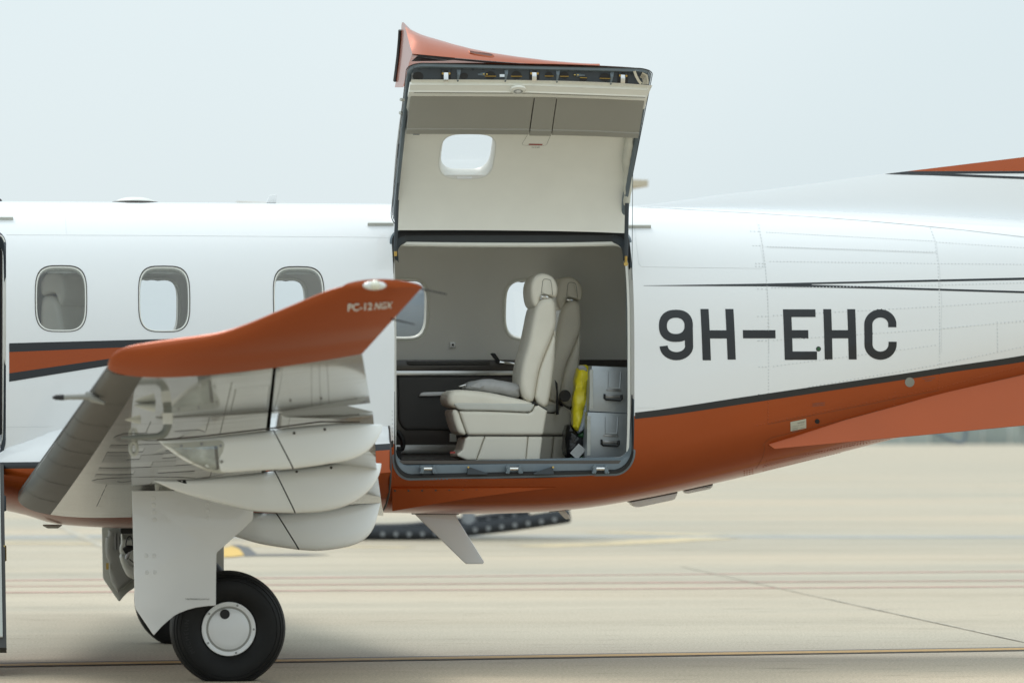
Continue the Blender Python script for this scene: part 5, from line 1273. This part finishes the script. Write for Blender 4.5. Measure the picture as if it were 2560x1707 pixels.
# struts (near strut stands behind its door, far strut shows through)
def strut(yc, s):
    r = empty('gear_leg', (0, 0, 0)); r.parent = plane; r.matrix_parent_inverse = Matrix.Translation(-plane.location)
    D = (wc1 if s < 0 else wc2); ox = D.x - wc2.x + (.07 if s < 0 else 0)
    Q = lambda pts, y: [(p.x + ox, p.z) for p in (PT(a, b_, y) for a, b_ in FG(pts))]
    b = MB(); pillow(b, Q([(690, 150), (715, 150), (725, 340), (745, 385), (905, 390), (1000, 390), (1000, 800), (905, 860), (760, 850), (735, 780), (680, 730), (668, 690), (690, 630), (672, 600), (675, 500), (700, 460)], yc), yc - .06, yc + .06, .02, 1, 3); b.build('leg_casting', PALEG, r)
    b = MB(); pillow(b, Q([(665, 715), (690, 640), (760, 640), (830, 820), (1000, 900), (1500, 1050), (2300, 1290), (2350, 1400), (2250, 1440), (1500, 1280), (905, 1070), (820, 1025), (770, 975)], yc), yc - .09, yc + .03, .03, 1, 3); b.build('trailing_link', PALEG, r)
    if s > 0: b = MB(); x0, z0 = Q([(810, 200)], yc)[0]; b.box(x0 - .05, x0 + .06, yc - .10, yc + .04, z0 - .035, z0 + .06); b.build('actuator', BLACK, r, False)
    b = MB(); c_ = [Vector((x, yc - .13, z)) for x, z in Q([(770, 520), (775, 440), (800, 360), (840, 335), (875, 380), (890, 470), (900, 560)], yc)]; b.tube(catmull(c_, 5, False), .0045, 6)
    c_ = [Vector((x, yc - .12, z)) for x, z in Q([(830, 600), (790, 690), (780, 720)], yc)]; b.tube(c_, [.009, .014, .010], 8, 1)
    c_ = [Vector((x, yc - .11, z)) for x, z in Q([(740, 590), (820, 540), (900, 520)], yc)]; b.tube(c_, [.022, .024, .012], 8)
    c_ = [Vector((x, yc - .12, z)) for x, z in Q([(830, 720), (890, 770), (960, 790)], yc)]; b.tube(c_, .004, 6); b.build('brake_hose', [BLACK, STEEL], r)
    b = MB(); b.tube([(D.x, yc - .1, D.z), (D.x, yc + (.2 if s < 0 else .25), D.z)], .05, 16); b.build('axle', PALEG, r)
    b = MB(); x0, z0 = Q([(905, 300)], yc)[0]; b.tube([(x0 + .06, yc, z0 - .1), (x0 + .06, yc, 1.1)], .045, 14); b.build('oleo_leg', PALEG, r)
strut(2.28, 1); strut(-2.20, -1)

# ------------------------------------------------------------------ seats
Q1 = lambda pts: px(pts, 3.136, 960, 480)
def make_seat(label):
    y0, y1 = -.42, .06; c = PT(1240, 1151, y0)
    r = empty('cabin_seat', (c.x, (y0 + y1) / 2, FZ), label, 'seat', 'leather cabin seats')
    def part(name, pts, a, b_, rr, m, sm=1, par=None):
        # the forward outline is the far edge of the part, the aft outline its near edge
        us = [p[0] for p in pts]; lo, hi = 1097, 1392; Pn = [PT(u, v, y0) for u, v in pts]; Pf = [PT(u, v, max(y0, b_ - rr * .8)) for u, v in pts]
        q = [(f_.x + (n_.x - f_.x) * (u - lo) / (hi - lo), n_.z) for u, n_, f_ in zip(us, Pn, Pf)]
        b = MB(); pillow(b, q, a, b_, rr, sm, 4); return b.build(name, m, par or r)
    bk = part('backrest', Q1([(1176, 905), (1205, 862), (1240, 832), (1300, 822), (1342, 848), (1354, 930), (1356, 1050), (1318, 1140), (1262, 1260), (1212, 1380), (1186, 1500), (1166, 1632), (1140, 1646), (1098, 1632), (1066, 1590), (1048, 1520), (1052, 1420), (1070, 1320), (1110, 1200), (1140, 1060), (1160, 960)]), y0, y1, .034, LEATHER)
    part('back_shell', Q1([(1350, 1062), (1352, 1190), (1336, 1380), (1312, 1540), (1278, 1708), (1166, 1638), (1186, 1500), (1212, 1380), (1262, 1262), (1316, 1146)]), y0 + .010, y1 - .010, .03, LEATHER2, 1)
    hr = part('headrest', Q1([(1138, 760), (1148, 700), (1180, 650), (1240, 630), (1310, 648), (1356, 690), (1374, 750), (1370, 800), (1350, 830), (1318, 818), (1240, 800), (1226, 828), (1216, 868), (1190, 908), (1160, 884), (1144, 830)]), y0 + .03, y1 - .03, .026, LEATHER, 1)
    part('headrest_side', Q1([(1250, 690), (1300, 692), (1312, 720), (1322, 806), (1318, 812), (1236, 794), (1240, 740)]), y0 + .026, y0 + .1, .010, LEATHER2, 1, hr)
    b = MB(); s_ = [PT(*p, y0 + .029) for p in Q1([(1322, 806), (1312, 720), (1300, 690), (1252, 686), (1240, 735), (1235, 794)])]; b.tube(catmull(s_, 5, False), .0022, 5); b.build('stitching', GREIGE, hr)
    b = MB(); pillow(b, pp(Q1([(1222, 820), (1240, 808), (1280, 812), (1296, 826), (1288, 836), (1235, 834)]), y0 + .02), y0 + .0, y0 + .06, .01, 1, 3); b.build('headrest_pivot', CHROME, hr)
    cu = part('seat_cushion', Q2([(438, 690), (444, 650), (470, 622), (505, 606), (640, 612), (760, 625), (900, 650), (1085, 690), (1165, 712), (1150, 776), (900, 776), (700, 766), (560, 760), (490, 745), (450, 728)]), y0, y1, .036, LEATHER)
    part('cushion_band', Q2([(488, 712), (560, 706), (1168, 714), (1160, 745), (1142, 772), (1118, 786), (900, 776), (700, 770), (545, 770), (505, 745)]), y0 - .004, y1 - .02, .012, SATIN, 1, cu)
    part('seat_base', Q2([(534, 774), (700, 774), (900, 780), (1118, 790), (1148, 774), (1166, 740), (1200, 728), (1276, 772), (1242, 955), (1226, 963), (612, 962), (598, 945)]), y0 + .004, y1 - .004, .016, LEATHER2, 0)
    part('front_fairing', Q2([(476, 770), (508, 760), (532, 772), (560, 850), (598, 948), (590, 962), (556, 960), (522, 936), (494, 860)]), y0 + .012, y1 - .012, .02, LEATHER2, 1)
    for pts in ([(620, 972), (752, 972), (680, 1160), (600, 1160), (526, 1130), (524, 1112), (566, 1080), (590, 990)], [(757, 972), (1114, 974), (1095, 1163), (685, 1162)], [(1118, 974), (1226, 974), (1239, 990), (1214, 1166), (1099, 1164)]):
        part('pedestal', Q2(pts), y0 + .02, y1 - .02, .012, LEATHER2, 0)
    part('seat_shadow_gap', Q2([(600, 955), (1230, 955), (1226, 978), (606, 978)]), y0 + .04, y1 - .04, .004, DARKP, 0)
    b = MB(); p = PT(*Q2([(520, 1100)])[0], y0 + .06); b.box(p.x, p.x + .03, p.y, p.y + .03, p.z - .006, p.z + .006); b.build('release_handle', mat('red_handle', (.35, .03, .02), .4), r, False)
    b = MB(); pl_ = [PT(*q, y0 + .02) for q in Q2([(1165, 704), (1200, 728), (1276, 770)])]; b.tube(pl_, .007, 6); b.build('hinge_gap', BLACK, r)
    return r
seat = make_seat('cream leather seat nearest the cargo door with a grey cushion lying on it')
def copy_tree(o, par=None, shift=None):
    c = o.copy(); COL.objects.link(c); c.parent = par; c.matrix_parent_inverse = o.matrix_parent_inverse.copy()
    if shift is not None: c.location = o.location + shift
    for ch in [k for k in bpy.data.objects if k.parent == o]: copy_tree(ch, c)
    return c
s2 = copy_tree(seat, None, Vector((.232, .60, 0))); s2['label'] = 'shaded cream leather seat behind the nearer seat, beside the yellow bag'
b = MB(); pillow(b, pp(Q2([(1340, 530), (1362, 560), (1372, 800), (1348, 806), (1352, 620)]), .10), .10, .115, .003, 0, 2); b.build('belt_strap', BLACK, s2)
b = MB(); c = PT(*Q2([(1417, 655)])[0], .12); b.lathe_y(c, [(.036, 0), (.036, -.012), (.032, -.016), (.004, -.014), (.0001, -.014)], 24); b.build('recline_knob', DARKP, s2)
s3 = copy_tree(seat, None, Vector((0, 0, 0))); s3.rotation_euler = (0, 0, PI - .45); tgt = PT(163, 712, -.40)
hx_ = PT(1356, 755, -.42).x - seat.location.x; s3.location = (tgt.x + hx_, -.36, FZ); s3['label'] = 'cream leather seat seen through the leftmost cabin window'
# loose things in the cabin
b = MB(); pillow(b, pp(Q2([(640, 590), (662, 558), (760, 532), (860, 534), (950, 540), (1040, 565), (1076, 592), (1074, 640), (1066, 676), (1040, 674), (900, 645), (750, 625), (650, 608)]), -.36), -.36, .02, .06, 2, 5)
crumple(b, .010, 9, 5); cu = b.build('folded_cushion', FABRIC); tag(cu, 'crumpled grey cushion lying on the near cream seat', 'cushion')
b = MB(); q = pp(Q2([(590, 578), (636, 566), (642, 572), (596, 586)]), -.30); pillow(b, q, -.32, -.26, .002, 0, 2); b.build('buckle', CHROME, cu)
def case(label, pts, y0, hx0, hx1, hy0):
    c = pp(Q2(pts), y0); cx = sum(p[0] for p in c) / len(c); bz = min(p[1] for p in c)
    r = empty('metal_case', (cx, y0 + .2, bz), label, 'case', 'aluminium cases stacked behind the seats')
    b = MB(); pillow(b, c, y0, y0 + .42, .008, 0, 3); b.build('case_body', CASE, r)
    (x0, y0p), = [Q2([(hx0, hy0)])[0]]
    H = lambda pts_: pp(Q2(pts_), y0)
    dx = hx0; dy = hy0
    b = MB(); pillow(b, H([(dx - 5, dy), (dx + 5, dy), (dx + 5, dy + 122), (dx + 90, dy + 125), (dx + 98, dy + 2), (dx + 108, dy + 3), (dx + 100, dy + 135), (dx + 96, dy + 138), (dx - 2, dy + 134)]), y0 - .004, y0 + .002, .003, 0, 2); b.build('stamped_rib', CASE, r)
    b = MB(); pillow(b, H([(dx - 12, dy + 136), (dx + 104, dy + 142), (dx + 104, dy + 158), (dx - 12, dy + 152)]), y0 - .004, y0 + .002, .002, 0, 2)
    for k in range(3): b.disc(PT(*Q2([(dx - 7 + k * 50, dy + 146 + 2 * k)])[0], y0 - .004), (0, -1, 0), .006, .004, 8)
    pillow(b, H([(dx - 24, dy + 180), (dx + 106, dy + 186), (dx + 104, dy + 212), (dx - 22, dy + 208)]), y0 - .010, y0, .003, 0, 2)
    for k in range(3): b.disc(PT(*Q2([(dx - 7 + k * 47, dy + 192 + 2 * k)])[0], y0 - .010), (0, -1, 0), .006, .004, 8)
    b.build('handle_plate', STEEL, r)
    b = MB(); P = [PT(*q, y0 - .022) for q in Q2([(dx - 26, dy + 176), (dx - 26, dy + 212), (dx - 14, dy + 222), (dx + 96, dy + 228), (dx + 108, dy + 218), (dx + 108, dy + 182)])]; b.tube(P, .0065, 8); b.build('carry_handle', BLACK, r)
    e = sorted(c)[0][0]; b = MB(); zs = [p[1] for p in c]; b.box(e + .006, e + .026, y0 - .003, y0 + .003, min(zs) + .03, max(zs) - .025)
    for k in range(4): b.disc((e + .016, y0 - .003, min(zs) + .05 + k * (max(zs) - min(zs) - .1) / 3), (0, -1, 0), .006, .004, 8)
    b.build('hinge_strip', PALEG, r)
    return r
case('upper dented aluminium case standing on another case', [(1628, 420), (1935, 434), (1928, 795), (1605, 778), (1610, 600)], -.34, 1755, 0, 465)
case('lower aluminium case on the cabin floor under another case', [(1596, 782), (1930, 796), (1922, 1160), (1585, 1142)], -.36, 1732, 0, 822)
b = MB()
P = pp(Q2([(1515, 430), (1560, 418), (1600, 455), (1608, 490), (1600, 560), (1585, 700), (1562, 800), (1540, 900), (1522, 948), (1495, 930), (1472, 895), (1475, 780), (1482, 640), (1495, 520)]), -.22)
pillow(b, P, -.22, -.06, .045, 1, 4); crumple(b, .022, 11)
yb = b.build('yellow_bag', YELLOW); tag(yb, 'crumpled yellow plastic bag standing between seat and metal cases', 'bag')
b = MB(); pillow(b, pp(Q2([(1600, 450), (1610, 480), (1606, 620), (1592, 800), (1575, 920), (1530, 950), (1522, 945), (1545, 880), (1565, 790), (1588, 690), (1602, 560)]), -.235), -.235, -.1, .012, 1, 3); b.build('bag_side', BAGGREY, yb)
b = MB(); pillow(b, pp(Q2([(1520, 425), (1555, 414), (1585, 425), (1600, 470), (1570, 460), (1530, 455)]), -.23), -.23, -.14, .015, 1, 3); b.build('bag_mouth', FABRIC, yb)
b = MB(); pillow(b, pp(Q2([(1432, 900), (1470, 890), (1500, 940), (1540, 960), (1575, 930), (1582, 1150), (1500, 1158), (1420, 1150), (1415, 1040)]), -.2), -.2, .05, .05, 1, 4)
crumple(b, .016, 12, 9); bb_ = b.build('black_bag', BLACKBAG); tag(bb_, 'black plastic bag on the cabin floor below the yellow bag', 'bag')
b = MB(); pillow(b, pp(Q2([(1520, 960), (1560, 930), (1580, 950), (1575, 985), (1535, 985)]), -.21), -.21, -.1, .02, 1, 3); gb = b.build('green_cloth', GREEN); tag(gb, 'small dark green cloth tucked under the yellow bag', 'cloth')
b = MB(); b.prism(pp(Q2([(1526, 1030), (1582, 1078), (1514, 1156), (1458, 1104)]), -.27), -.27, -.2685); lc = b.build('paper_label', CARD, None, False); tag(lc, 'grey printed paper label leaning against the black bag', 'label')
b = MB()
for k in range(9):
    a_ = PT(*Q2([(1520 - k * 6.2 + 6, 1042 + k * 6.4 + 4)])[0], -.272); e_ = PT(*Q2([(1568 - k * 6.2 + 2, 1080 + k * 6.6)])[0], -.272); n_ = Vector((.0012, 0, -.0012)); b.add([a_ - n_, e_ - n_, e_ + n_, a_ + n_], [(0, 1, 2, 3)])
b.build('printed_line', INK, lc, False)
b = MB(); P = [PT(*q, -.3) for q in Q2([(1440, 1155), (1470, 1140), (1500, 1158), (1530, 1148), (1560, 1130)])]; b.tube(catmull(P, 5, False), .0022, 5); tg = b.build('string', GREEN); tag(tg, 'thin green string lying on the cabin floor by the label', 'string')
b = MB(); P = [PT(*q, .3) for q in Q2([(98, 930), (125, 960), (148, 1020), (140, 1070), (100, 1072)])]; b.tube(catmull(P, 5, False), .016, 8); b.box(PT(990, 1130, .3).x, PT(1001, 1130, .3).x, .25, .4, FZ, FZ + .06); kb = b.build('black_headset', BLACK); tag(kb, 'black padded loop at the forward edge of the cargo opening', 'headset')

# ------------------------------------------------------------------ helicopter behind the aircraft
HY = 30.7
heli = empty('helicopter', (GP(1090, 1350).x, HY + 1, 0), 'blue-grey helicopter on float-packed skids standing behind the airplane', 'helicopter')
def hp(u, v, y=HY): return PT(u, v, y)
def skid(dy, u_off=0):
    r = [(700, 1331), (760, 1331), (900, 1331), (1040, 1331), (1120, 1328), (1180, 1321), (1260, 1312), (1340, 1301), (1400, 1292), (1424, 1289)]
    P = [hp(u, v) + Vector((u_off, dy, -.02 * (dy > 0))) for u, v in r]
    b = MB(); b.tube(resamp(catmull(P, 4, False), 40), [.07] + [.092] * 38 + [.085], 16); o = b.build('float_pack', FLOATB, heli)
    sb = MB(); sb.disc((0, -.088, 0), (0, -1, 0), .032, .012, 14); first = None
    for k in range(14):
        u = 955 + 33 * k; v = np.interp(u, [p[0] for p in r], [p[1] for p in r]); p = hp(u, v + 3) + Vector((u_off, dy, 0))
        if first is None: first = sb.build('stud', FLOATS, o); c_ = first
        else: c_ = first.copy(); COL.objects.link(c_); c_.parent = o
        c_.location = p
    return o
skid(0); skid(2.3, -.25)
for u in (840, 1172):
    p = hp(u, 1322); b = MB(); b.tube([p, p + Vector((0, .25, .7)), p + Vector((0, 1.15, .95)), p + Vector((0, 2.05, .7)), p + Vector((0, 2.3, 0))], .085, 12); b.build('cross_tube', FLOATS, heli)
cx = hp(1090, 1000).x; cy = HY + 1.15
def hloft(name, secs_, m, par=None, n=20):
    loops = [[Vector((x, cy + w * math.copysign(abs(cos(2 * PI * k / n)) ** .8, cos(2 * PI * k / n)), z + h * math.copysign(abs(sin(2 * PI * k / n)) ** .8, sin(2 * PI * k / n)))) for k in range(n)] for x, w, z, h in secs_]
    v, f = loft(loops, True, True, True); return make(name, v, f, m, par or heli)
hb = hloft('body', [(cx - 1.6, .25, 2.2, .25), (cx - 1.1, .6, 1.95, .6), (cx - .4, .8, 1.75, .85), (cx + .6, .82, 1.7, .85), (cx + 1.2, .7, 1.6, .7), (cx + 1.7, .45, 1.45, .45), (cx + 1.95, .12, 1.4, .12)], HELIB)
hloft('engine_cowling', [(cx - 1.3, .2, 2.5, .2), (cx - .9, .42, 2.75, .45), (cx + .1, .45, 2.85, .5), (cx + .5, .25, 2.75, .35), (cx + .7, .1, 2.6, .2)], HELIB)
hloft('tail_boom', [(cx - 1.3, .28, 2.15, .28), (cx - 4.5, .14, 2.3, .14), (cx - 6.0, .1, 2.35, .1)], HELIB)
b = MB(); b.prism([(cx - 6.1, 1.8), (cx - 5.6, 2.3), (cx - 6.0, 3.0), (cx - 6.4, 3.0)], cy - .03, cy + .03); b.build('tail_fin', HELIB, heli, False)
b = MB(); b.tube([(cx, cy, 2.9), (cx, cy, 4.2)], .07, 10); b.build('rotor_mast', STEEL, heli)
tipb = PT(1600, 458, HY - 3.6)
for k in range(2):
    s = 1 if k == 0 else -1; a_ = Vector((cx, cy, 4.2)); e_ = a_ + (Vector((tipb.x, tipb.y, tipb.z)) - a_) * (1 if s > 0 else -1) + Vector((0, 0, 0 if s > 0 else .6)); t = (e_ - a_).normalized(); w = t.cross(Vector((0, 0, 1))).normalized() * .13
    b = MB(); n_ = Vector((0, 0, .04)); b.add([a_ + w + n_, a_ - w + n_, e_ - w * .9 + n_, e_ + w * .9 + n_, a_ + w - n_, a_ - w - n_, e_ - w * .9 - n_, e_ + w * .9 - n_], [(0, 1, 2, 3), (4, 5, 6, 7), (0, 1, 5, 4), (1, 2, 6, 5), (2, 3, 7, 6), (3, 0, 4, 7)]); b.build('rotor_blade', BLADEM, heli, False)
for sx_ in (-1, 1):
    pass
b = MB(); b.prism([(cx + .75, 1.5), (cx + 1.45, 1.5), (cx + 1.3, 1.9), (cx + .75, 2.3)], cy - .845, cy - .80); b.build('cockpit_window', CHAR, heli, False)
b = MB(); b.prism([(cx - .3, 1.5), (cx + .65, 1.5), (cx + .65, 2.3), (cx - .3, 2.3)], cy - .845, cy - .80); b.build('cabin_window', CHAR, heli, False)

# ------------------------------------------------------------------ far edge of the apron
FY = 470.0
wall = empty('boundary_wall', (GP(2380, 1110).x, FY, 0), 'long pale grey-green panelled boundary wall at the far edge of the apron', 'wall')
hazed_mats = [mat('wall_panel_%s' % n, c, .8, var=.15, scale=.6) for n, c in (('pale', (.40, .44, .41)), ('mid', (.32, .36, .34)), ('dark', (.23, .26, .245)))]  # faded tones: distance haze is put into these colours
mbx = MB(); mbx.box(-1.45, 1.45, -.1, .1, 0, 2.7); protos = []
x0 = GP(1500, 1110).x
for i in range(70):
    if i < 3:
        o = mbx.build('wall_panel', hazed_mats[i], wall, False); protos.append(o)
    else:
        o = protos[random.choice((0, 0, 1, 1, 2))].copy(); COL.objects.link(o)
    o.location = (x0 + 3 * i, FY, 0)
sh = empty('storage_shed', (GP(2540, 1110).x, FY - 14, 0), 'low dark shed in front of the boundary wall at the right edge', 'shed')
c = GP(2540, 1110).x; b = MB(); b.box(c - 5, c + 9, FY - 20, FY - 12, 0, 3.2); b.build('shed_wall', hazed_mats[2], sh, False)
b = MB(); b.prism([(c - 5.4, 3.2), (c + 9.4, 3.2), (c + 9.4, 3.4), (c + 2, 4.4), (c - 5.4, 3.4)], FY - 20.4, FY - 11.6); b.build('shed_roof', hazed_mats[1], sh, False)
for k in range(3):
    b = MB(); b.box(c - 4 + 4.2 * k, c - 1.2 + 4.2 * k, FY - 20.08, FY - 19.98, 0, 2.5); b.build('shed_door', hazed_mats[k % 2], sh, False)
bk = empty('waste_bin', (GP(2276, 1108).x, FY - 30, 0), 'small dark bin with a yellowish side before the far wall', 'bin'); c = GP(2276, 1108).x
b = MB(); b.box(c - .1, c + 1.1, FY - 30, FY - 29, 0, 1.2); b.build('bin_body', hazed_mats[2], bk, False); b = MB(); b.box(c - .7, c - .12, FY - 30, FY - 29, 0, 1.15); b.build('bin_side', LINEO, bk, False)
hk = MB(); yk = 90.0; P = [PT(u, v, yk) for u, v in ((1600, 1010), (2100, 1012), (2250, 1030), (2300, 1060), (2340, 1082), (2378, 1101), (2395, 1107), (2405, 1106), (2412, 1098), (2416, 1060), (2416, 1010))]
hk.tube(catmull(P, 5, False), .05, 10); st = P[0]; hk.tube([Vector((st.x, yk, st.z + .1)), Vector((st.x, yk, 0))], .07, 8); hk.tube([P[-1], Vector((P[-1].x, yk, P[-1].z + .3)), Vector((st.x, yk, st.z + .1))], .05, 8)
ho = hk.build('hose_boom', mat('blue_grey_hose', (.13, .17, .20), .5)); tag(ho, 'curved blue-grey hose hanging from a boom beyond the tail', 'hose boom')

# no piece deeper than thing > part > sub-part
def depth(o):
    k = 1
    while o.parent: o = o.parent; k += 1
    return k
for o in list(bpy.data.objects):
    while depth(o) > 3:
        gp = o.parent.parent; inv = o.matrix_parent_inverse.copy(); o.parent = gp; o.matrix_parent_inverse = inv
